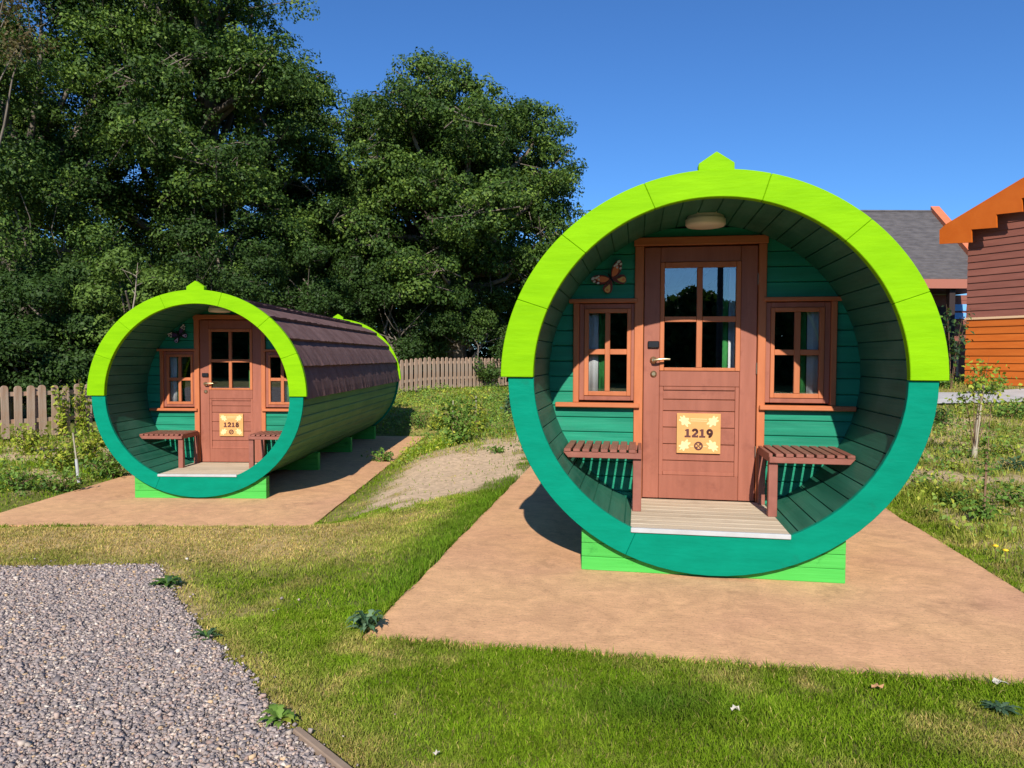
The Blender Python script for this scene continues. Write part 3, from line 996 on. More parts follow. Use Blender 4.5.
# butterflies
def butterfly(w, c, rot, sc, mats, label):
    root = empty('butterfly_ornament', (0, 0, 0), 0, label, 'ornament', 'butterfly wall ornaments')
    at_cab(root, w, (c[0], D - .035, ZC + c[1]))
    ca, sa = math.cos(rot), math.sin(rot)
    def tr(p): x, z = p[0] * sc, p[1] * sc; return (x * ca - z * sa, x * sa + z * ca)
    fore = [(.006, .012), (.030, .050), (.070, .085), (.110, .098), (.140, .092), (.146, .072), (.128, .040), (.104, .012), (.070, -.006), (.030, -.008), (.006, -.002)]
    hind = [(.006, -.004), (.040, -.012), (.080, -.014), (.104, -.030), (.106, -.060), (.090, -.088), (.062, -.094), (.038, -.078), (.018, -.048), (.006, -.022)]
    def ins(P, k, sh=(0, 0)):
        mx = sum(p[0] for p in P) / len(P); mz = sum(p[1] for p in P) / len(P)
        return [(mx + (p[0] - mx) * k + sh[0], mz + (p[1] - mz) * k + sh[1]) for p in P]
    def disc(cx, cz, rx, rz, n=10): return [(cx + rx * math.cos(2 * PI * k / n), cz + rz * math.sin(2 * PI * k / n)) for k in range(n)]
    for s in (-1, 1):
        mir = lambda P: [(p[0] * s, p[1]) for p in P]
        def put(mb, P, y0, y1, mi):
            q = [tr(p) for p in mir(P)]
            mb.prism(q, y0, y1, mi)
        mb = MB(); put(mb, fore, -.004, 0, 0); put(mb, ins(fore, .62, (-.016, -.008)), -.0065, -.0041, 1)
        for (cx, cz, a, b) in ((.124, .082, .017, .011), (.098, .072, .012, .010), (.128, .056, .012, .009), (.078, .072, .010, .007), (.108, .028, .011, .009), (.088, .050, .008, .010)): put(mb, disc(cx, cz, a, b), -.0080, -.0041, 3)
        mb.build('forewing', mats, root)
        mb = MB(); put(mb, hind, -.003, .001, 0); put(mb, ins(hind, .60, (.012, -.010)), -.0055, -.0031, 2); put(mb, disc(.078, -.062, .012, .012), -.0075, -.0031, 1)
        mb.build('hindwing', mats, root)
    mb = MB()
    P = [tr((0, z)) for z in (-.055, -.02, .02, .045)]
    mb.tube([(p[0], -.009, p[1]) for p in P], [.004 * sc, .007 * sc, .008 * sc, .005 * sc], 8)
    for s in (-1, 1):
        a, b = tr((0, .045)), tr((s * .030, .090)); mb.tube([(a[0], -.009, a[1]), (b[0], -.012, b[1])], [.0015, .001], 5)
    mb.build('body', M['wing_k'], root)


butterfly('R', (-.672, .738), math.radians(33), .94, [M['wing'], M['wing_o'], M['wing_y'], M['wing_w']], 'red brown and orange butterfly ornament on the green wall of cabin 1219')
butterfly('L', (-.690, .775), math.radians(30), .96, [M['wing_k'], M['wing_p2'], M['wing_p'], M['wing_w']], 'dark lilac spotted butterfly ornament on the green wall of cabin 1218')

# ------------------------------------------------------------------ picket fence
P0 = FA - FD * 6.0
LENF = 6.0 + 12.73 + 10
fz = lambda s: float(H(*(P0 + FD * s)))
fence = empty('picket_fence', (P0[0], P0[1], fz(0)), math.atan2(FD[1], FD[0]), 'weathered grey picket fence with rounded tops below the oak trees', 'fence')


def picket_mesh(seed):
    r = random.Random(seed); w = .064 + r.uniform(-.003, .003); h = 1.0 + r.uniform(-.02, .02)
    pts = [(-w, 0), (w, 0), (w, h - w)] + [(w * math.cos(a), h - w + w * math.sin(a)) for a in np.linspace(0, PI, 9)[1:-1]] + [(-w, h - w)]
    mb = MB(); mb.prism(pts, -.011, .011)
    return mb


protos = []
s = .1; k = 0
rr = random.Random(8)
while s < LENF:
    if k < 6:
        o = picket_mesh(k).build('picket', M['picket'], fence); protos.append(o)
    else:
        o = protos[rr.randrange(6)].copy(); COL.objects.link(o)
    o.location = (s, rr.uniform(-.004, .004), fz(s) - fz(0) + .05 + rr.uniform(-.015, .015)); o.rotation_euler = (0, rr.uniform(-.012, .012), 0)
    s += .212; k += 1
for zz in (.34, .86):
    mb = MB(); vs = []; n = 40
    for i in range(n + 1):
        sx = LENF * i / n; z = fz(sx) - fz(0) + zz
        vs += [(sx, .014, z), (sx, .05, z), (sx, .05, z + .08), (sx, .014, z + .08)]
    mb.add(vs, [(4 * i + j, 4 * i + 4 + j, 4 * i + 4 + (j + 1) % 4, 4 * i + (j + 1) % 4) for i in range(n) for j in range(4)])
    mb.build('rail', M['picket'], fence)
for i in range(11):
    sx = 1.0 + i * 2.7
    mb = MB(); mb.box(sx - .05, sx + .05, .052, .152, fz(sx) - fz(0) - .1, fz(sx) - fz(0) + 1.0); mb.build('post', M['picket'], fence)

# ------------------------------------------------------------------ trees
LEAFDARK = np.array([.030, .062, .012]); LEAFMID = np.array([.055, .105, .018]); LEAFPALE = np.array([.10, .16, .028])  # dark, middle and pale leaf greens, mixed at random


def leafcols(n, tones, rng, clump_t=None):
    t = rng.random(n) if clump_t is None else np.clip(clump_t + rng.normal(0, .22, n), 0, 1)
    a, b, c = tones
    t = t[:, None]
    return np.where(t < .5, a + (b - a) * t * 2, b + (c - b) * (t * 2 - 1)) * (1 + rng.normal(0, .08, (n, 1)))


def tree(name, label, X, Y, rad, cz, rz, seed, nl=12, nc=11, leaves_per=230, leaf=.17, trunk_r=.35, tones=(LEAFDARK, LEAFMID, LEAFPALE), group='trees beyond the fence', clump=.85, minz=None, fill=.0, cat='tree', dead=0):
    rng = np.random.default_rng(seed)
    z0 = float(H(X, Y))
    root = empty(name, (X, Y, z0), 0, label, cat, group)
    # lobes at the ends of the main limbs, clumps round each lobe
    cen = []; cr = []; lob = []
    k = 0
    ph = rng.uniform(0, 6.28)
    while k < nl:
        zz = .97 - 1.80 * ((k + .5) / nl) ** 1.12; aa = ph + k * 2.39996 + rng.normal() * .25; qq = (1 - abs(zz) ** 3.0) ** (1 / 2.2)
        d = np.array([qq * math.cos(aa), qq * math.sin(aa), zz]) + rng.normal(size=3) * .10; d /= max(1, np.linalg.norm(d) / 1.16)
        rr = rng.uniform(.58, .82) if k % 5 else rng.uniform(.2, .5)
        lc = np.array([d[0] * rad * rr, d[1] * rad * rr, cz + d[2] * rz * rr])
        lob.append(lc); k += 1
        lr = rad * rng.uniform(.22, .34)
        for j in range(nc):
            e = rng.normal(size=3); e /= np.linalg.norm(e)
            c = lc + e * np.array([1, 1, .8]) * lr * rng.uniform(.35, 1.0)
            if minz is not None and c[2] < minz: c[2] = minz + rng.uniform(0, .6)
            cen.append(c); cr.append(clump * rng.uniform(.55, 1.15))
    Vs, Cs = [], []
    for c, r in zip(cen, cr):
        n = int(leaves_per * (r / clump) ** 2 * rng.uniform(.45, 1.3))
        d = rng.normal(size=(n, 3)); d /= np.linalg.norm(d, axis=1, keepdims=True)
        q = r * (.30 + .70 * rng.random((n, 1)) ** .45)
        p = c + d * q * np.array([1, 1, .55]) * (1 + .25 * np.sin(d[:, :1] * 5 + c[0]))
        N = d * .8 + rng.normal(size=(n, 3)) * .42 + np.array([0, -.1, .35])
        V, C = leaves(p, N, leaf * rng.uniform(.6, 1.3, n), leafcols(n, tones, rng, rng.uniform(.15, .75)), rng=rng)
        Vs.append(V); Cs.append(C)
    V = np.concatenate(Vs); C = np.concatenate(Cs)
    mb = MB()
    top = cz + rz * .3
    tp = [(0, 0, -.3), (rng.normal() * .1, rng.normal() * .1, top * .3), (rng.normal() * .3, rng.normal() * .3, top * .65), (rng.normal() * .4, rng.normal() * .4, top)]
    mb.tube(tp, [trunk_r * 1.25, trunk_r, trunk_r * .7, trunk_r * .3], 9)
    mb.build('trunk', M['bark'], root)
    lb = MB()
    for lc in lob:
        f = rng.uniform(.25, .8); s = np.array([tp[1][0] * (1 - f), tp[1][1] * (1 - f), top * (.25 + .6 * f)])
        mid = s * .5 + lc * .5 + np.array([rng.normal() * .25, rng.normal() * .25, -.1 + rng.normal() * .3])
        lb.tube([s, s * .7 + mid * .3, mid, mid * .4 + lc * .6 + rng.normal(size=3) * .15, lc], [trunk_r * .42, trunk_r * .36, trunk_r * .26, trunk_r * .17, trunk_r * .08], 6, cap=False)
    L = np.array(lob)
    for i, c in enumerate(cen):
        l = L[i // nc]
        mid = l * .5 + c * .5 + rng.normal(size=3) * .12
        if i % 2: continue
        st = l + rng.normal(size=3) * .35 * np.linalg.norm(c - l)
        lb.tube([st, mid * .4 + c * .6 + rng.normal(size=3) * .15, c + (c - l) * .2 + rng.normal(size=3) * .1], [trunk_r * .055, trunk_r * .035, .008], 4, cap=False)
    lb.build('limbs', M['bark'], root)
    for i in range(dead):
        db = MB(); l = L[i % len(L)] * .9; e = rng.normal(size=3) * rad * .25; e[1] = -abs(e[1]) - rad * .25
        db.tube([l * .6 + np.array([0, 0, cz * .4]), l + e * .4, l + e * .7 + rng.normal(size=3) * .2, l + e], [.09, .07, .05, .02], 6)
        db.build('dead_branch', M['palebark'], root)
    leaf_obj('crown', V, C, root)
    return root


def tx(u, Y): return (u - 512) / F * Y
def tz(v, Y): return (357 - v) / F * Y + CAMZ


# big oaks
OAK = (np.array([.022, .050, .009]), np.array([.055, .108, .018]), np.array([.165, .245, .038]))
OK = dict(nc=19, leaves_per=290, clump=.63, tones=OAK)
tree('oak_tree', 'tall dark oak tree at the left edge beyond the fence', tx(15, 21.5), 21.5, 5.0, 7.4, 6.4, 1, nl=42, leaf=.105, **OK)
tree('oak_tree', 'tallest dark oak rising past the top edge behind the farther cabin', tx(192, 25), 25, 5.3, 9.7, 7.2, 2, nl=64, leaf=.115, trunk_r=.45, **OK)
tree('oak_tree', 'broad rounded oak standing right behind the gap between the cabins', tx(455, 28), 28, 5.05, 7.0, 5.8, 3, nl=76, leaf=.12, trunk_r=.42, **OK)
tree('oak_tree', 'smaller oak filling the space between the two big oaks', tx(335, 30), 30, 3.9, 5.9, 5.2, 4, nl=32, leaf=.125, **OK)
# understorey along the back of the fence
DK = (LEAFDARK * .9, LEAFDARK * 1.2, LEAFMID)
YG = (LEAFMID, LEAFPALE * 1.0, LEAFPALE * 1.6)
und = [(-20, 17.8, 2.0, 2.4, 2.6, DK, 'dark bushy tree behind the leftmost pickets'),
       (55, 17.8, 1.5, 2.1, 2.3, DK, 'dark green bush behind the fence left of the farther cabin'),
       (128, 18.5, 1.7, 2.5, 1.9, YG, 'yellow green sunlit young tree left of the farther cabin'),
       (45, 19.2, 2.3, 4.3, 2.9, OAK, 'middle height young oak tree hiding the trunk at the left edge'),
       (222, 22.8, 2.4, 5.2, 3.0, OAK, 'middle height young oak tree above the front crest of the farther cabin'),
       (235, 21.5, 2.2, 2.9, 2.9, DK, 'dark bush directly behind the farther cabin roof'),
       (-60, 16.4, 1.7, 1.5, 1.7, DK, 'low dark bush behind the fence at the far left'),
       (8, 16.9, 1.4, 1.1, 1.3, DK, 'low dark bush right behind the leftmost full pickets'),
       (82, 17.6, 1.3, 1.0, 1.2, DK, 'low dark bush behind the pickets with the climbers'),
       (320, 23.5, 2.3, 2.9, 3.0, DK, 'dark evergreen bush behind the rear crest of the farther cabin'),
       (400, 25.5, 2.1, 2.3, 2.5, DK, 'dark bushy tree behind the end of the farther cabin'),
       (470, 26.5, 2.0, 2.2, 2.4, (LEAFDARK, LEAFMID, LEAFPALE), 'mid green bush behind the fence left of the near cabin'),
       (428, 27.5, 1.9, 2.6, 2.6, DK, 'dark rounded bush behind the fence in the middle of the gap'),
       (530, 28, 2.4, 2.3, 2.7, DK, 'dark bush behind the rim of the near cabin')]
for i, (u, Y, r, cz, rz, tn, lab) in enumerate(und):
    tree('understorey_tree' if 'tree' in lab else 'bush', lab, tx(u, Y), Y, r, cz, rz, 20 + i, nl=14, nc=13, leaves_per=200, leaf=.09, trunk_r=.07, tones=tn, clump=.45 if cz < 3.5 else .58, minz=.15, group='bushes behind the fence', cat='tree' if 'tree' in lab else 'bush')
# sparse birch at the top left corner
tree('birch_tree', 'thin sparse brownish birch at the top left corner', tx(-22, 17), 17, 1.6, 9.0, 2.0, 40, nl=9, nc=7, leaves_per=60, leaf=.09, trunk_r=.10, tones=(np.array([.10, .07, .03]), np.array([.13, .10, .04]), np.array([.10, .13, .04])), clump=.5)


def woodland():
    rng = np.random.default_rng(77)
    Vs, Cs = [], []
    for i in range(420):
        u = rng.uniform(-60, 720); Y = rng.uniform(33, 40)
        c = np.array([tx(u, Y), Y, rng.uniform(.8, 7.0 if u < 540 else 3.2)])
        n = 260; d = rng.normal(size=(n, 3)); d /= np.linalg.norm(d, axis=1, keepdims=True)
        p = c + d * 1.25 * rng.random((n, 1)) ** .5
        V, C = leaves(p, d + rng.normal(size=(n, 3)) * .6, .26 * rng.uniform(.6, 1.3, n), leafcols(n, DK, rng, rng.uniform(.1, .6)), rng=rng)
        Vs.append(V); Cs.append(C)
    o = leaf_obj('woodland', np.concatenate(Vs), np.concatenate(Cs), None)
    tag(o, 'dark mass of woodland far behind the oaks', 'woodland', None, 'stuff')


woodland()

# pale leafless sapling in front of the dark trees
bs = empty('bare_sapling', (tx(128, 15.8), 15.8, float(H(tx(128, 15.8), 15.8))), 0, 'thin pale leafless sapling left of the farther cabin', 'sapling')
mb = MB(); rr = random.Random(5)
mb.tube([(0, 0, 0), (.05, 0, 1), (.02, 0, 2), (.18, 0, 2.9), (.25, 0, 3.6)], [.03, .025, .02, .013, .005], 6)
mb.build('trunk', M['palebark'], bs)
mb = MB()
for i in range(22):
    z = rr.uniform(1.0, 3.4); a = rr.uniform(0, 2 * PI); l = rr.uniform(.25, .7) * (1.2 - z / 5)
    x0 = .05 + .05 * z
    mb.tube([(x0, 0, z), (x0 + l * .5 * math.cos(a), l * .5 * math.sin(a), z + l * .25), (x0 + l * math.cos(a), l * math.sin(a), z + l * .45)], [.010, .007, .003], 4)
mb.build('twigs', M['palebark'], bs)


# ------------------------------------------------------------------ small plants
def plant(name, label, X, Y, h, r, n, leaf, seed, tones, cat='plant', group=None, stems=6, stemr=.006, low=.1, asp=.55, up=.5, stemmat=None, shape='bush', stake=None):
    rng = np.random.default_rng(seed)
    root = empty(name, (X, Y, float(H(X, Y)) - .01), 0, label, cat, group)
    mb = MB(); tips = []
    for i in range(stems):
        a = rng.uniform(0, 2 * PI); q = r * rng.uniform(.3, 1)
        hh = h * rng.uniform(.6, 1)
        p = [(rng.normal() * .01, rng.normal() * .01, 0), (q * .35 * math.cos(a), q * .35 * math.sin(a), hh * .5), (q * math.cos(a), q * math.sin(a), hh)]
        tips.append(np.array(p)); mb.tube(p, [stemr, stemr * .8, stemr * .3], 5, cap=False)
    mb.build('stems', stemmat or M['twig'], root)
    S = rng.integers(0, stems, n); t = rng.uniform(low, 1, n)
    T = np.array(tips)
    A, B, C = T[S, 0], T[S, 1], T[S, 2]
    tt = t[:, None]
    P = A * (1 - tt) ** 2 + 2 * B * tt * (1 - tt) + C * tt ** 2
    P = P + rng.normal(size=(n, 3)) * np.array([1, 1, .6]) * r * .22
    P[:, 2] = np.maximum(P[:, 2], .012)
    N = rng.normal(size=(n, 3)) * .6 + np.array([0, 0, up]); N[:, :2] += P[:, :2] * .5 / r
    V, Cc = leaves(P, N, leaf * rng.uniform(.6, 1.35, n), leafcols(n, tones, rng), asp, rng)
    leaf_obj('foliage', V, Cc, root)
    return root


GR = (np.array([.06, .13, .02]), np.array([.11, .21, .03]), np.array([.19, .30, .05]))
GY = (np.array([.13, .20, .02]), np.array([.25, .32, .03]), np.array([.42, .42, .05]))
GB = (np.array([.035, .075, .035]), np.array([.06, .12, .055]), np.array([.12, .19, .10]))

# left bed by the fence
lab = [((28, 455), .55, .35, 420, .07, GY, 'yellow green weedy shrub near the left edge below the fence'),
       ((60, 470), .50, .40, 480, .07, GY, 'yellow flowering shrub before the second visible group of pickets'),
       ((92, 462), .62, .40, 520, .07, GY, 'tall yellow green shrub beside the white stake'),
       ((112, 478), .42, .35, 420, .07, GR, 'low green shrub against the left rim of the farther cabin'),
       ((15, 490), .28, .34, 260, .06, GR, 'low leafy weed at the left edge above the tan pad'),
       ((60, 492), .24, .30, 220, .06, GR, 'small green weed between the pad and the yellow shrubs')]
for i, (p, h, r, n, lf, tn, l) in enumerate(lab):
    X, Y = px(*p); plant('shrub', l, X, Y, h, r, n, lf, 60 + i, tn, 'shrub', 'shrubs in the left bed', stems=14)
for i, (u, hh, l) in enumerate([(60, 1.15, 'leafy climber on the pickets left of the white stake'), (79, 1.2, 'taller leafy climber on the pickets beside the farther cabin')]):
    # climbs the pickets: foot on the ground just before the fence line
    d = ray(u, 400); den = d[0] * FD[1] - d[1] * FD[0]; t = (FA[0] * FD[1] - FA[1] * FD[0]) / den
    X, Y = d[0] * t + FD[1] * .10, d[1] * t - FD[0] * .10
    plant('climbing_plant', l, X, Y, hh, .18, 260, .085, 80 + i, GY, 'climber', 'climbers on the fence', stems=7)
X, Y = px(79, 484)
st = empty('plant_stake', (X, Y, float(H(X, Y))), 0, 'slim stake with white lower sleeve left of the farther cabin', 'stake')
mb = MB(); mb.tube([(0, 0, 0), (-.03, 0, .34)], [.024, .020], 8); mb.build('sleeve', M['white'], st)
mb = MB(); mb.tube([(-.03, 0, .34), (-.07, 0, .70)], [.012, .010], 6); mb.build('cane', M['stake'], st)

# middle plants between the cabins
for i, (p, h, r, n, lf, tn, l, sm) in enumerate([
        ((455, 444), .85, .38, 520, .085, GR, 'leafy sapling standing at the back edge of the bare soil', 8),
        ((477, 432), .75, .30, 300, .07, GY, 'thin yellow green sapling right of the leafy sapling', 6),
        ((438, 430), .50, .30, 260, .07, GY, 'small pale shrub left of the leafy sapling', 6),
        ((507, 415), .70, .28, 260, .08, GB, 'dark green plant tight against the left rim of the near cabin', 5),
        ((420, 428), .35, .35, 260, .06, GR, 'low weed beside the back corner of the farther pad', 8),
        ((385, 462), .22, .28, 220, .06, GR, 'low green weed on the edge of the farther pad', 8),
        ((500, 452), .10, .20, 120, .05, GR, 'flat green weed alone on the bare soil', 6)]):
    X, Y = px(*p); plant('sapling' if 'sapling' in l else 'weed_plant', l, X, Y, h, r, n, lf, 90 + i, tn, 'sapling' if 'sapling' in l else 'weed', 'plants between the cabins', stems=sm)
for i, (p, hh, l) in enumerate([((453, 425), .55, 'thin pale cane behind the leafy sapling'), ((476, 418), .5, 'thin pale cane behind the thin sapling')]):
    X, Y = px(*p); mb = MB(); mb.tube([(0, 0, 0), (.0, 0, hh)], [.014, .012], 6); o = mb.build('plant_stake', M['stake']); o.location = (X, Y, float(H(X, Y))); tag(o, l, 'stake')

# right bed
X, Y = px(974, 457)
sp = plant('sapling', 'young staked tree with pale trunk before the orange lodge wall', X, Y, 1.36, .36, 300, .062, 110, (GR[1], GY[1], GY[2]), 'tree', 'young trees in the right bed', stems=11, stemr=.004, low=.66)
mb = MB(); mb.tube([(0, 0, 0), (.02, 0, .3), (.05, 0, .62), (.10, 0, .95)], [.036, .03, .026, .016], 8); mb.build('trunk', M['stake'], sp)
X, Y = px(984, 522)
plant('sapling', 'thin reddish stemmed sapling beside the near pad', X, Y, 1.02, .10, 70, .05, 111, GR, 'tree', 'young trees in the right bed', stems=2, stemr=.007, low=.1)
for i, (p, h, r, n, lf, tn, l) in enumerate([
        ((985, 520), .20, .22, 220, .05, GR, 'leafy green weed at the foot of the thin sapling'),
        ((955, 505), .13, .22, 180, .045, GR, 'low green weed left of the thin sapling'),
        ((925, 487), .14, .2, 150, .045, GR, 'low bright weed at the right rim of the near cabin'),
        ((1012, 505), .18, .22, 200, .05, GR, 'green weed at the right edge behind the pad'),
        ((938, 425), .34, .34, 320, .06, (GB[0], GR[0], GR[1]), 'dark leafy shrub right of the near cabin rim'),
        ((1010, 418), .42, .5, 420, .065, GR, 'dark rounded shrub at the right edge below the path'),
        ((1002, 455), .18, .3, 200, .05, GY, 'yellow green weed right of the staked tree'),
        ((950, 470), .10, .22, 140, .045, GY, 'small yellow green weed on bare soil right of the near cabin'),
        ((1015, 470), .16, .3, 200, .05, GB, 'dark low weed at the right edge beside bare soil'),
        ((985, 395), .45, .5, 360, .09, GR, 'leafy shrub beyond the path below the orange wall'),
        ((945, 388), .4, .4, 260, .09, GR, 'small shrub at the foot of the lodge corner')]):
    X, Y = px(*p); plant('weed_plant' if 'weed' in l else 'shrub', l, X, Y, h, r, n, lf, 120 + i, tn, 'weed' if 'weed' in l else 'shrub', 'plants in the right bed', stems=9)
# bush before the porch
plant('shrub', 'open leafy bush growing before the porch of the slate roofed lodge', tx(951, 19), 19, 2.3, .48, 190, .13, 150, (GB[0] * .7, GB[0], GR[1]), 'shrub', None, stems=5, stemr=.008, low=.40)


# rosette weeds on the lawn
def rosette(label, p, r, n, seed, tones, h=.06, w=.22):
    rng = np.random.default_rng(seed); X, Y = px(*p)
    V = []; loops = []; sizes = []; C = []
    for i in range(n):
        a = rng.uniform(0, 2 * PI); l = r * rng.uniform(.6, 1.1); e = rng.uniform(.15, 1.0)
        c = leafcols(1, tones, rng)[0]
        dx, dy = math.cos(a), math.sin(a); px_, py_ = -dy, dx
        m = 9; b0 = len(V)
        for k in range(m + 1):
            t = k / m; ww = l * w * math.sin(PI * (.12 + .86 * t)) * (1 + (.45 if k % 2 else -.35))
            z = .01 + h * e * math.sin(PI * t * .75) * 1.3
            for s in (-1, 1): V.append((dx * l * t + px_ * ww * s * .5, dy * l * t + py_ * ww * s * .5, z + abs(ww) * .12)); C.append(c)
        for k in range(m):
            q = b0 + 2 * k; loops += [q, q + 1, q + 3, q + 2]; sizes.append(4)
    o = np_mesh('thistle_rosette', np.array(V), loops, sizes, M['leaf'], None, np.array(C)); o.location = (X, Y, float(H(X, Y)))
    tag(o, label, 'weed', 'rosette weeds in the lawn')


rosette('grey green thistle rosette at the front left corner of the near pad', (367, 634), .105, 40, 1, (GB[0] * 1.2, GB[1] * 1.25, GB[2] * 1.35), .085, .26)
rosette('dark green rosette weed at the far corner of the gravel', (168, 587), .12, 30, 2, (GB[0], GR[0], GR[1]), .04, .24)
rosette('green rosette weed halfway along the gravel edge', (207, 641), .085, 20, 3, (GB[0], GB[1], GR[1]), .035, .22)
rosette('bright broad leaved rosette on the gravel edge near the bottom', (280, 725), .085, 24, 4, (GR[1], GR[2], GY[2]), .035, .30)
rosette('dark rosette weed in the lawn near the right edge', (1000, 712), .075, 22, 5, GB, .02, .22)

for i, (p, l) in enumerate([((1005, 566), 'yellow dandelion flower beside the right edge of the near pad'), ((995, 561), 'smaller yellow dandelion flower left of the other one')]):
    X, Y = px(*p); o = empty('dandelion', (X, Y, float(H(X, Y))), 0, l, 'flower', 'dandelions beside the pad')
    mb = MB(); mb.tube([(0, 0, 0), (.004, 0, .05), (0, 0, .10)], [.002, .002, .002], 5); mb.build('stalk', M['twig'], o)
    mb = MB(); mb.lathe([(.005, .098), (.018, .104), (.020, .110), (.008, .116)], n=12); mb.build('flower_head', M['petal'], o)

# litter
def dryleaf(p, size, m, label, seed):
    rng = random.Random(seed); X, Y = px(*p); mb = MB(); n = 10; vs = [(0, 0, .012)]
    for k in range(n):
        a = 2 * PI * k / n; r = size * (.75 + .45 * rng.random()); vs.append((r * math.cos(a), .7 * r * math.sin(a), .004 + .02 * rng.random()))
    mb.add(vs, [(0, 1 + k, 1 + (k + 1) % n) for k in range(n)])
    o = mb.build('fallen_leaf', m); o.location = (X, Y, float(H(X, Y)) + .022); so = o.modifiers.new('thick', 'SOLIDIFY'); so.thickness = .002
    tag(o, label, 'leaf', 'fallen leaves on the lawn')


dryleaf((735, 717), .017, M['litter'], 'pale fallen leaf on the front lawn right of the dark tuft', 1)
dryleaf((877, 695), .024, M['brownleaf'], 'curled brown fallen leaf on the lawn before the pad', 2)
dryleaf((437, 762), .012, M['litter'], 'small pale scrap at the bottom of the lawn', 3)
dryleaf((1000, 690), .03, M['litter'], 'pale flat chip at the right end of the pad edge', 4)

# timber edging of the gravel
A, Bp = np.array(px(300, 736)), np.array(px(345, 772))
mb = MB(); d = (Bp - A); d2 = d * 2.2
za = float(H(*A))
nrm = np.array([d[1], -d[0]]); nrm = nrm / np.linalg.norm(nrm) * .03
mb.obox((A[0], A[1], za - .08), (d2[0], d2[1], 0), (nrm[0], nrm[1], 0), (0, 0, .115))
o = mb.build('edging_board', M['edging'], None, bevel=.004); tag(o, 'weathered timber edging board between gravel and lawn', 'edging')

# ------------------------------------------------------------------ gravel stones
def gravel_stones():
    rng = np.random.default_rng(5)
    t = (1 + 5 ** .5) / 2
    ico = np.array([(-1, t, 0), (1, t, 0), (-1, -t, 0), (1, -t, 0), (0, -1, t), (0, 1, t), (0, -1, -t), (0, 1, -t), (t, 0, -1), (t, 0, 1), (-t, 0, -1), (-t, 0, 1)], float); ico /= np.linalg.norm(ico[0])
    cube = np.array([(x, y, z) for z in (-1, 1) for y in (-1, 1) for x in (-1, 1)], float) * .78
    quad = np.array([(0, 2, 3, 1), (4, 5, 7, 6), (0, 1, 5, 4), (2, 6, 7, 3), (0, 4, 6, 2), (1, 3, 7, 5)])
    tri = np.array([(0, 11, 5), (0, 5, 1), (0, 1, 7), (0, 7, 10), (0, 10, 11), (1, 5, 9), (5, 11, 4), (11, 10, 2), (10, 7, 6), (7, 1, 8), (3, 9, 4), (3, 4, 2), (3, 2, 6), (3, 6, 8), (3, 8, 9), (4, 9, 5), (2, 4, 11), (6, 2, 10), (8, 6, 7), (9, 8, 1)])
    n = 270000
    Y = 1.9 + 3.6 * rng.random(n) ** 1.15; X = rng.uniform(-4.6, 0, n)
    keep = (np.abs(X) < .78 * Y + .25) & (polydist(X, Y, GRAV) + (fbm(X * 6, Y * 6, 77) - .5) * .06 + rng.normal(0, .02, n) < 0)
    X, Y = X[keep], Y[keep]
    X, Y = X[:80000], Y[:80000]
    # the bed goes on beside and behind the camera
    m = 60000; ex = rng.uniform(-9, -.3, m); ey = rng.uniform(-1.5, 5.4, m)
    kk = ((np.abs(ex) >= .78 * ey + .25) | (ey < 1.9)) & (polydist(ex, ey, GRAV) < 0)
    X = np.concatenate([X, ex[kk]]); Y = np.concatenate([Y, ey[kk]]); n = len(X)
    # a few strays on the grass
    m = 4000; ey = 2.2 + 3.2 * rng.random(m); ex = rng.uniform(-4.2, 0.3, m); ed = polydist(ex, ey, GRAV)
    kk = (ed > 0) & (rng.random(m) < .30 * np.exp(-ed / .12)) & (np.minimum(paddist('R', ex, ey), paddist('L', ex, ey)) > 0); X = np.concatenate([X, ex[kk]]); Y = np.concatenate([Y, ey[kk]]); n = len(X)
    s = .0036 + .0062 * rng.random(n) ** 2.6 + (rng.random(n) < .008) * .007
    s *= np.where((np.abs(X) < .78 * Y + .25) & (Y > 1.9), .85 + .05 * Y, 1.9)
    S = s[:, None, None] * np.stack([rng.uniform(.7, 1.3, n), rng.uniform(.7, 1.3, n), rng.uniform(.45, .85, n)], 1)[:, None, :]
    V = cube[None] * (1 + rng.uniform(-.42, .40, (n, 8, 3))) * S
    a = rng.uniform(0, 2 * PI, n); ca, sa = np.cos(a), np.sin(a); b = rng.normal(0, .7, n); cb, sb = np.cos(b), np.sin(b)
    x, y, z = V[..., 0], V[..., 1], V[..., 2]
    y, z = y * cb[:, None] - z * sb[:, None], y * sb[:, None] + z * cb[:, None]
    x, y = x * ca[:, None] - y * sa[:, None], x * sa[:, None] + y * ca[:, None]
    z = z + (H(X, Y) + .014 + s * rng.uniform(-.1, .7, n))[:, None]
    V = np.stack([x + X[:, None], y + Y[:, None], z], -1).reshape(-1, 3)
    pal = np.array([(.26, .235, .245), (.34, .295, .30), (.17, .155, .17), (.42, .335, .30), (.50, .44, .40), (.34, .24, .21), (.62, .57, .52), (.50, .36, .21)])
    ci = rng.choice(8, n, p=[.26, .22, .17, .12, .09, .08, .035, .025])
    c = (pal[ci] * .78 + .22 * np.array([.335, .30, .29])) * rng.uniform(.8, 1.2, (n, 1)) * np.array([1.06, .98, .87])
    L = (quad[None] + 8 * np.arange(n)[:, None, None]).reshape(-1)
    o = np_mesh('gravel', V, L, np.full(n * 6, 4), M['stone'], None, np.repeat(c, 8, axis=0))
    tag(o, 'grey crushed stone gravel', 'gravel', None, 'stuff')


gravel_stones()


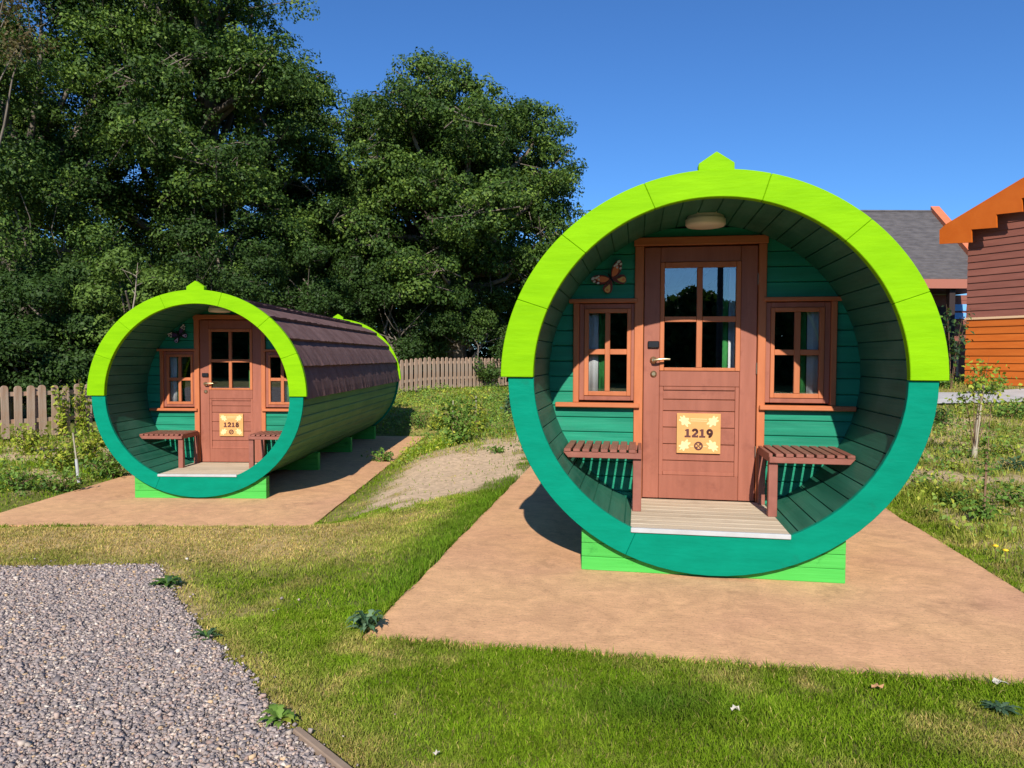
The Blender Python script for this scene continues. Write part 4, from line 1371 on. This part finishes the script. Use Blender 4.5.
# ------------------------------------------------------------------ grass
def grass():
    rng = np.random.default_rng(21)
    PX, PY = [], []
    for (n, y0, y1) in ((60000, .6, 2.2), (560000, 2.2, 4.0), (480000, 4.0, 7.6), (225000, 7.6, 14), (120000, 14, 26)):
        # even density within a band of the wedge in view
        Y = np.sqrt(rng.uniform(y0 ** 2, y1 ** 2, n)); X = rng.uniform(-1.10, 1.10, n) * Y
        PX.append(X); PY.append(Y)
    X = np.concatenate(PX); Y = np.concatenate(PY)
    pd = np.minimum(paddist('R', X, Y), paddist('L', X, Y))
    gd = polydist(X, Y, GRAV)
    keep = (pd > .004) & (gd + (fbm(X * 6, Y * 6, 77) - .5) * .06 > .0) & (polydist(X, Y, PATH) > 0) & (fence_side(X, Y) < 1.0)
    # nothing grows under the two barrels' far side, hidden from view
    lx, ly = cabloc('R', X, Y)
    X, Y, pd, gd = X[keep], Y[keep], pd[keep], gd[keep]
    bare, dry, rough, lush, spot = zones(X, Y)
    clump = fbm(X * 3.3, Y * 3.3, 41); n3 = fbm(X * 11, Y * 11, 43, 3)
    p = (1 - .95 * bare) * np.clip(.45 + 1.1 * (n3 - .32), .12, 1) * (1 - .35 * dry)
    keep = rng.random(len(X)) < p
    X, Y, pd, gd, bare, dry, rough, lush, spot, clump = [a[keep] for a in (X, Y, pd, gd, bare, dry, rough, lush, spot, clump)]
    n = len(X)
    edge = sstep(.10, .0, pd)
    h = (.015 + .019 * rng.random(n)) * (.75 + .6 * clump)
    h = h * (1 + .9 * edge) * (1 + .65 * lush) * (1 + .7 * spot) * (1 - .3 * dry)
    h = h * (1 - rough) + rough * (.03 + .15 * rng.random(n) ** 2.2) * (.2 + 1.2 * clump) * (1 - .45 * bare)
    wd = (.0014 + .0007 * Y) * rng.uniform(.55, 1.15, n) * .62
    a = rng.uniform(0, 2 * PI, n); lean = rng.uniform(.25, 1.1, n) * (1 - .35 * rough)
    dx, dy = np.cos(a), np.sin(a)
    b = rng.uniform(0, 2 * PI, n); bx, by = np.cos(b), np.sin(b)
    Z = H(X, Y) - .006
    V = np.empty((n, 5, 3))
    V[:, 0] = np.stack([X - bx * wd, Y - by * wd, Z], 1); V[:, 1] = np.stack([X + bx * wd, Y + by * wd, Z], 1)
    mx, my, mz = X + dx * lean * h * .35, Y + dy * lean * h * .35, Z + h * .62
    V[:, 2] = np.stack([mx + bx * wd * .8, my + by * wd * .8, mz], 1); V[:, 3] = np.stack([mx - bx * wd * .8, my - by * wd * .8, mz], 1)
    V[:, 4] = np.stack([X + dx * lean * h, Y + dy * lean * h, Z + h * (1.05 - .25 * lean)], 1)
    g0 = np.array([.095, .185, .004]); g1 = np.array([.180, .290, .012]); st = np.array([.60, .43, .165]); dk = np.array([.06, .15, .018]); yl = np.array([.27, .31, .03])
    t = rng.random((n, 1)); c = g0 + (g1 - g0) * t
    c = c + (yl - c) * (clump[:, None] * .5 * (rng.random((n, 1)) < .5))
    q = np.clip((dry * 1.1 + .03) * rng.uniform(.25, 1.25, n) + (rng.random(n) < .05) * .6, 0, 1)[:, None]
    c = c + (st * rng.uniform(.65, 1.05, (n, 1)) - c) * q
    c = c + (dk - c) * np.clip(spot * .5, 0, 1)[:, None]
    c = c + (np.array([.075, .17, .014]) - c) * (lush * .55)[:, None]
    c *= rng.uniform(.75, 1.25, (n, 1)) * (.70 + .60 * fbm(X * 5.5, Y * 5.5, 63, 3))[:, None] * (.78 + .44 * fbm(X * 1.3, Y * 1.3, 67, 2))[:, None]
    i = 5 * np.arange(n)[:, None]
    loops = np.concatenate([i + np.array([0, 1, 2, 3]), i + np.array([3, 2, 4])], 1).ravel()
    sizes = np.tile([4, 3], n)
    o = np_mesh('grass', V.reshape(-1, 3), loops, sizes, M['grass'], None, np.repeat(c, 5, axis=0))
    tag(o, 'short lawn grass and rough grass', 'grass', None, 'stuff')
    # low broad-leaved ground cover in the rough beds
    m = 200000
    Y = np.sqrt(rng.uniform(4 ** 2, 24 ** 2, m)); X = rng.uniform(-1.05, 1.05, m) * Y
    bare, dry, rough, lush, spot = zones(X, Y)
    cl = fbm(X * 1.7, Y * 1.7, 91)
    pd = np.minimum(paddist('R', X, Y), paddist('L', X, Y))
    keep = (pd > .05) & (rough > .5) & (rng.random(m) < (1 - .97 * bare) * np.where(X > 2, sstep(.36, .56, cl) * 1.0, sstep(.30, .52, cl))) & (fence_side(X, Y) < .3) & (polydist(X, Y, PATH) > .1) & (Y < 14.5 + (X < 3) * 10)
    X, Y, cl = X[keep], Y[keep], cl[keep]; m = len(X)
    hh = .02 + rng.random(m) ** 1.5 * .28 * sstep(.42, .75, cl)
    P = np.stack([X, Y, H(X, Y) + hh], 1)
    N = rng.normal(size=(m, 3)) * .5 + np.array([0, -.2, .7])
    V, C = leaves(P, N, .038 * rng.uniform(.5, 1.4, m) * (1 + .03 * Y), leafcols(m, (GR[0], GR[2], GY[2]), rng, np.clip(fbm(X * .9, Y * .9, 15) * 1.6 - .35, 0, 1)), .6, rng)
    o = leaf_obj('ground_cover', V, C, None); tag(o, 'low leafy ground cover in the rough beds', 'ground cover', None, 'stuff')


grass()

# ------------------------------------------------------------------ lodges on the right
def px_vplane(u, v, P, n):
    d = ray(u, v); o = np.array([0, 0, CAMZ]); t = np.dot(np.array(P) - o, n) / np.dot(d, n)
    return o + d * t


T = np.array([.497, -.868, 0]); Nn = np.array([-.868, -.497, 0]); W0 = np.array([12.6, 20.0, 0])
lodge = empty('timber_lodge', (12.6, 20, .6), 0, 'brown and orange clad timber lodge with stepped orange bargeboard at the right edge', 'building')
def rel(p): return np.array(p) - np.array([12.6, 20, .6])
F0 = W0 + Nn * .42
fa = [px_vplane(u, v, F0, Nn) for u, v in [(939.4, 244), (971.6, 242.3), (971.2, 229.4), (996.7, 227.5), (996.2, 214.4), (1022.5, 211.5), (1021.5, 198)]]
top0 = px_vplane(939.4, 230, F0, Nn); top1 = px_vplane(946, 224, F0, Nn); top2 = px_vplane(1024, 177, F0, Nn)
sl = (top2 - top1)
step = fa[4] - fa[2]
low = fa[:]
cur = fa[6]; k = 0
base = [fa[5], fa[6]]
while k < 5:
    a = base[1] + (fa[3] - fa[2]); b = a + (fa[4] - fa[3]); low += [a, b]; base = [a, b]; k += 1
end = low[-1]
apex_t = np.dot(end - top1, T) / np.dot(sl, T)
apex = top1 + sl * apex_t
poly = [rel(p) for p in low] + [rel(apex), rel(top1), rel(top0)]
mb = MB(); mb.prism3(poly, -Nn * .05); mb.build('bargeboard', M['lodge_fascia'], lodge)
# roof slab behind the bargeboard
mb = MB(); back = -Nn * 6
mb.prism3([rel(top0 - Nn * .055), rel(top1 - Nn * .055), rel(apex - Nn * .055), rel(apex - Nn * .055 + np.array([0, 0, -.12])), rel(top1 - Nn * .055 + np.array([0, 0, -.12]))], back)
mb.build('roof', M['slate'], lodge)
# lap boards
zb = .70
belt = CAMZ + (357 - 318) / F * 20
Lw = 7.0
slope = sl[2] / np.dot(sl, T)
t_off = np.dot(top1 - W0, T)
ztop = lambda t: top1[2] + slope * (t - t_off) - .12
def lap(z0, z1, t0, t1, mb):
    a = W0 + T * t0; b = W0 + T * t1
    vs = [a + Nn * .034 + (0, 0, z0), b + Nn * .034 + (0, 0, z0), b + Nn * .008 + (0, 0, z1), a + Nn * .008 + (0, 0, z1),
          a - Nn * .03 + (0, 0, z0), b - Nn * .03 + (0, 0, z0), b - Nn * .03 + (0, 0, z1), a - Nn * .03 + (0, 0, z1)]
    mb.add([rel(p) for p in vs], [(0, 1, 2, 3), (7, 6, 5, 4), (0, 4, 5, 1), (3, 2, 6, 7), (0, 3, 7, 4), (1, 5, 6, 2)])
mb = MB(); z = zb
nb = 9; pt = (belt - zb) / nb
for k in range(nb): lap(zb + k * pt, zb + (k + 1) * pt + .004, 0, Lw, mb)
mb.build('lower_cladding', M['lodge_orange'], lodge)
mb = MB(); z = belt + .06
while z < 8.0:
    t0 = max(0, (z - top1[2] + .12) / slope + t_off)
    if t0 < Lw - .3: lap(z, z + .192, t0, Lw, mb)
    z += .19
mb.build('upper_cladding', M['lodge_brown'], lodge)
mb = MB(); mb.obox(rel(W0 + Nn * .05 + np.array([0, 0, belt]) - T * .03), T * Lw, -Nn * .09, np.array([0, 0, .058])); mb.build('belt_trim', M['lodge_belt'], lodge)
mb = MB(); mb.obox(rel(W0 - Nn * .04 + np.array([0, 0, .3])), T * Lw, -Nn * 5.5, np.array([0, 0, 3.6])); mb.build('wall', M['lodge_brown'], lodge)
mb = MB(); mb.obox(rel(W0 - Nn * .01 + np.array([0, 0, .2])), T * Lw, -Nn * .2, np.array([0, 0, .5])); mb.build('plinth', M['lodge_dark'], lodge)

# slate roofed lodge behind
lb = empty('slate_roofed_lodge', (13, 27, .75), 0, 'lodge with grey slate roof and open porch behind the near cabin', 'building')
def rl(x, y, z): return (x - 13, y - 27, z - .75)
RY, EY = 28.4, 25.0
rz_ = CAMZ + (357 - 211.5) / F * RY; ez_ = CAMZ + (357 - 277) / F * EY
xr = tx(927, RY)
x0 = 8.5
mb = MB()
nrow = 26
for k in range(nrow):
    f0, f1 = k / nrow, (k + 1) / nrow
    y0, y1 = EY + (RY - EY) * f0, EY + (RY - EY) * f1
    z0, z1 = ez_ + (rz_ - ez_) * f0, ez_ + (rz_ - ez_) * f1
    mb.add([rl(x0, y0, z0 + .035), rl(xr, y0, z0 + .035), rl(xr, y1, z1 + .008), rl(x0, y1, z1 + .008), rl(x0, y0, z0 - .02), rl(xr, y0, z0 - .02)], [(0, 1, 2, 3), (4, 5, 1, 0)])
mb.add([rl(x0, RY, rz_), rl(xr, RY, rz_), rl(xr, RY + 3.4, ez_), rl(x0, RY + 3.4, ez_)], [(0, 1, 2, 3)])
rf = mb.build('roof', M['slate'], lb, fix=False)
mb = MB(); mb.tube([rl(x0, RY, rz_ + .03), rl(xr, RY, rz_ + .03)], [.05, .05], 8); mb.build('ridge', M['slate'], rf)
mb = MB()
mb.prism3([rl(xr, RY + .05, rz_ + .24), rl(xr, RY + .05, rz_ - .25), rl(xr, EY - .1, ez_ - .35), rl(xr, EY - .1, ez_ + .18)], (.34, 0, 0))
mb.build('bargeboard', M['lodge_barge'], lb)
mb = MB(); mb.box(x0 - 13, xr - 13 + .6, EY - 27 - .05, EY - 27 + .02, ez_ - .75 - .34, ez_ - .75 - .022); mb.build('eave_board', M['lodge_eave'], lb)
mb = MB(); mb.box(x0 - 13, xr + .5 - 13, EY + .03 - 27, EY + 3.2 - 27, ez_ - .34 - .75, ez_ - .30 - .75); mb.build('porch_ceiling', M['lodge_dark'], lb)
for xx in (11.0, tx(947.5, 25.3) - .09, 17.6):
    mb = MB(); mb.box(xx - 13, xx + .20 - 13, 25.15 - 27, 25.35 - 27, -.2, ez_ - .34 - .75); mb.build('porch_post', M['lodge_dark'], lb)
mb = MB(); z = .6
yw = 27.2
while z < ez_ - .4:
    mb.box(x0 - 13, 17.8 - 13, yw - 27, yw + .1 - 27, z - .75, z + .18 - .75); mb.box(x0 - 13, 17.8 - 13, yw + .012 - 27, yw + .1 - 27, z + .18 - .75, z + .2 - .75); z += .2
mb.build('wall', M['lodge_brown'], lb)
bx0, bx1 = tx(951, yw), tx(964, yw)
for va, vb in ((309, 302.5), (317, 311)):
    mb = MB(); mb.box(bx0 - 13, bx1 - 13, yw - .05 - 27, yw - .003 - 27, tz(va, yw) - .75, tz(vb, yw) - .75); mb.build('painted_reflection_pane', M['blue'], lb)  # porch window: its blue reflection is painted on as flat blue boxes
mb = MB(); mb.box(tx(930, yw) - 13, tx(944, yw) - 13, yw - .03 - 27, yw - .003 - 27, tz(386, yw) - .75, tz(305, yw) - .75); mb.build('door', M['lodge_dark'], lb)
# cream slatted balustrade piece on the porch
cb = empty('slatted_chair', (tx(940, 25.8), 25.8, .8), 0, 'cream slatted chair on the porch beside the near cabin rim', 'chair')
mb = MB()
for k in range(5): mb.box(-.30 + .13 * k, -.21 + .13 * k, -.02, .02, .75, 1.75)
mb.build('backrest', M['lodge_belt'], cb)
mb = MB(); mb.box(-.32, .34, -.5, -.03, .62, .70); mb.build('seat', M['lodge_belt'], cb)
for sx in (-.32, .26):
    mb = MB(); mb.box(sx, sx + .08, -.5, -.42, 0, .62); mb.build('leg', M['lodge_belt'], cb)
    mb = MB(); mb.box(sx, sx + .08, -.03, .05, 0, .74); mb.build('leg', M['lodge_belt'], cb)

# ------------------------------------------------------------------ what stands behind the photographer (seen in the glass)
hd = empty('hedge', (0, -30, 0), 0, 'long dark hedge standing behind the photographer', 'hedge')
rng = np.random.default_rng(88); n = 130000
P = np.stack([rng.uniform(-45, 45, n), rng.normal(0, .8, n), np.zeros(n)], 1); P[:, 2] = rng.random(n) * (3.9 + 1.6 * fbm(P[:, 0] * .5, P[:, 0] * 0, 5))
V, C = leaves(P, rng.normal(size=(n, 3)), .50 * rng.uniform(.6, 1.3, n), leafcols(n, DK, rng), rng=rng)
leaf_obj('foliage', V, C, hd)
mb = MB()
for k in range(30): mb.tube([(-43.5 + 3 * k, 0, -.2), (-43.4 + 3 * k, .1, 3.2)], [.08, .03], 6)
mb.build('stems', M['bark'], hd)
ax = np.array([math.sin(CAB['R'][3]), math.cos(CAB['R'][3]), 0]); dv = ray(720, 310)
hp = np.array([0, 0, CAMZ]) + dv * (np.dot(np.array([*CAB['R'][:2], 0]), ax) + D) / np.dot(dv, ax); rv = dv - 2 * np.dot(dv, ax) * ax
k = (-14 - hp[1]) / rv[1]; LX = float(hp[0] + rv[0] * k)
mb = MB(); mb.tube([(0, 0, 0), (0, 0, 4), (0, 0, 7)], [.12, .10, .08], 10)
lpst = empty('lamp_post', (LX, -14, float(H(LX, -14))), 0, 'dark lamp post standing behind the photographer', 'lamp post')
mb.build('pole', M['pole'], lpst)
mb = MB(); mb.box(-.12, .12, -.1, .5, 6.95, 7.05); mb.build('lamp_head', M['pole'], lpst, bevel=.02)

# ------------------------------------------------------------------ light
ELEV, AZ = math.radians(34.2), .0746
ld = Vector((math.sin(AZ) * math.cos(ELEV), math.cos(AZ) * math.cos(ELEV), -math.sin(ELEV)))
sd = bpy.data.lights.new('sun', 'SUN'); sd.energy = 5.0; sd.angle = math.radians(.53); sd.color = (1.0, .945, .86)
so = bpy.data.objects.new('sun', sd); COL.objects.link(so); so.rotation_euler = ld.to_track_quat('-Z', 'Y').to_euler(); so.location = (0, -20, 30)
w = bpy.data.worlds.new('World'); scn.world = w; w.use_nodes = True
nt = w.node_tree; bg = nt.nodes['Background']
sky = nt.nodes.new('ShaderNodeTexSky'); sky.sky_type = 'NISHITA'; sky.sun_disc = False
sky.sun_elevation = ELEV; sky.sun_rotation = PI + AZ; sky.altitude = 50; sky.air_density = 1.0; sky.dust_density = .25; sky.ozone_density = 3.5
tn = nt.nodes.new('ShaderNodeMix'); tn.data_type = 'RGBA'; tn.blend_type = 'MULTIPLY'; tn.inputs['Factor'].default_value = 1
nt.links.new(sky.outputs[0], tn.inputs['A']); tn.inputs['B'].default_value = (.46, .80, 1.20, 1)   # deep blue summer sky
nt.links.new(tn.outputs['Result'], bg.inputs['Color']); bg.inputs['Strength'].default_value = .10

# ------------------------------------------------------------------ camera
cd = bpy.data.cameras.new('camera'); cd.sensor_width = 36; cd.sensor_fit = 'HORIZONTAL'; cd.lens = F / 1024 * 36; cd.clip_start = .05; cd.clip_end = 2000
co = bpy.data.objects.new('camera', cd); COL.objects.link(co)
fw = Vector((0, math.cos(PITCH), -math.sin(PITCH))); upv = Vector((0, math.sin(PITCH), math.cos(PITCH))); rt = Vector((1, 0, 0))
c, s_ = math.cos(ROLL), math.sin(ROLL)
r2 = rt * c + upv * s_; u2 = upv * c - rt * s_
co.matrix_world = Matrix(((r2.x, u2.x, -fw.x, 0), (r2.y, u2.y, -fw.y, 0), (r2.z, u2.z, -fw.z, CAMZ), (0, 0, 0, 1)))
scn.camera = co
scn.render.resolution_x, scn.render.resolution_y = 1024, 768
scn.view_settings.view_transform = 'Standard'; scn.view_settings.look = 'None'; scn.view_settings.exposure = .3; scn.view_settings.gamma = 1
scn.render.engine = 'CYCLES'
scn.cycles.max_bounces = 8; scn.cycles.diffuse_bounces = 3; scn.cycles.glossy_bounces = 4; scn.cycles.transparent_max_bounces = 8
scn.cycles.caustics_reflective = False; scn.cycles.caustics_refractive = False
scn.cycles.use_denoising = True
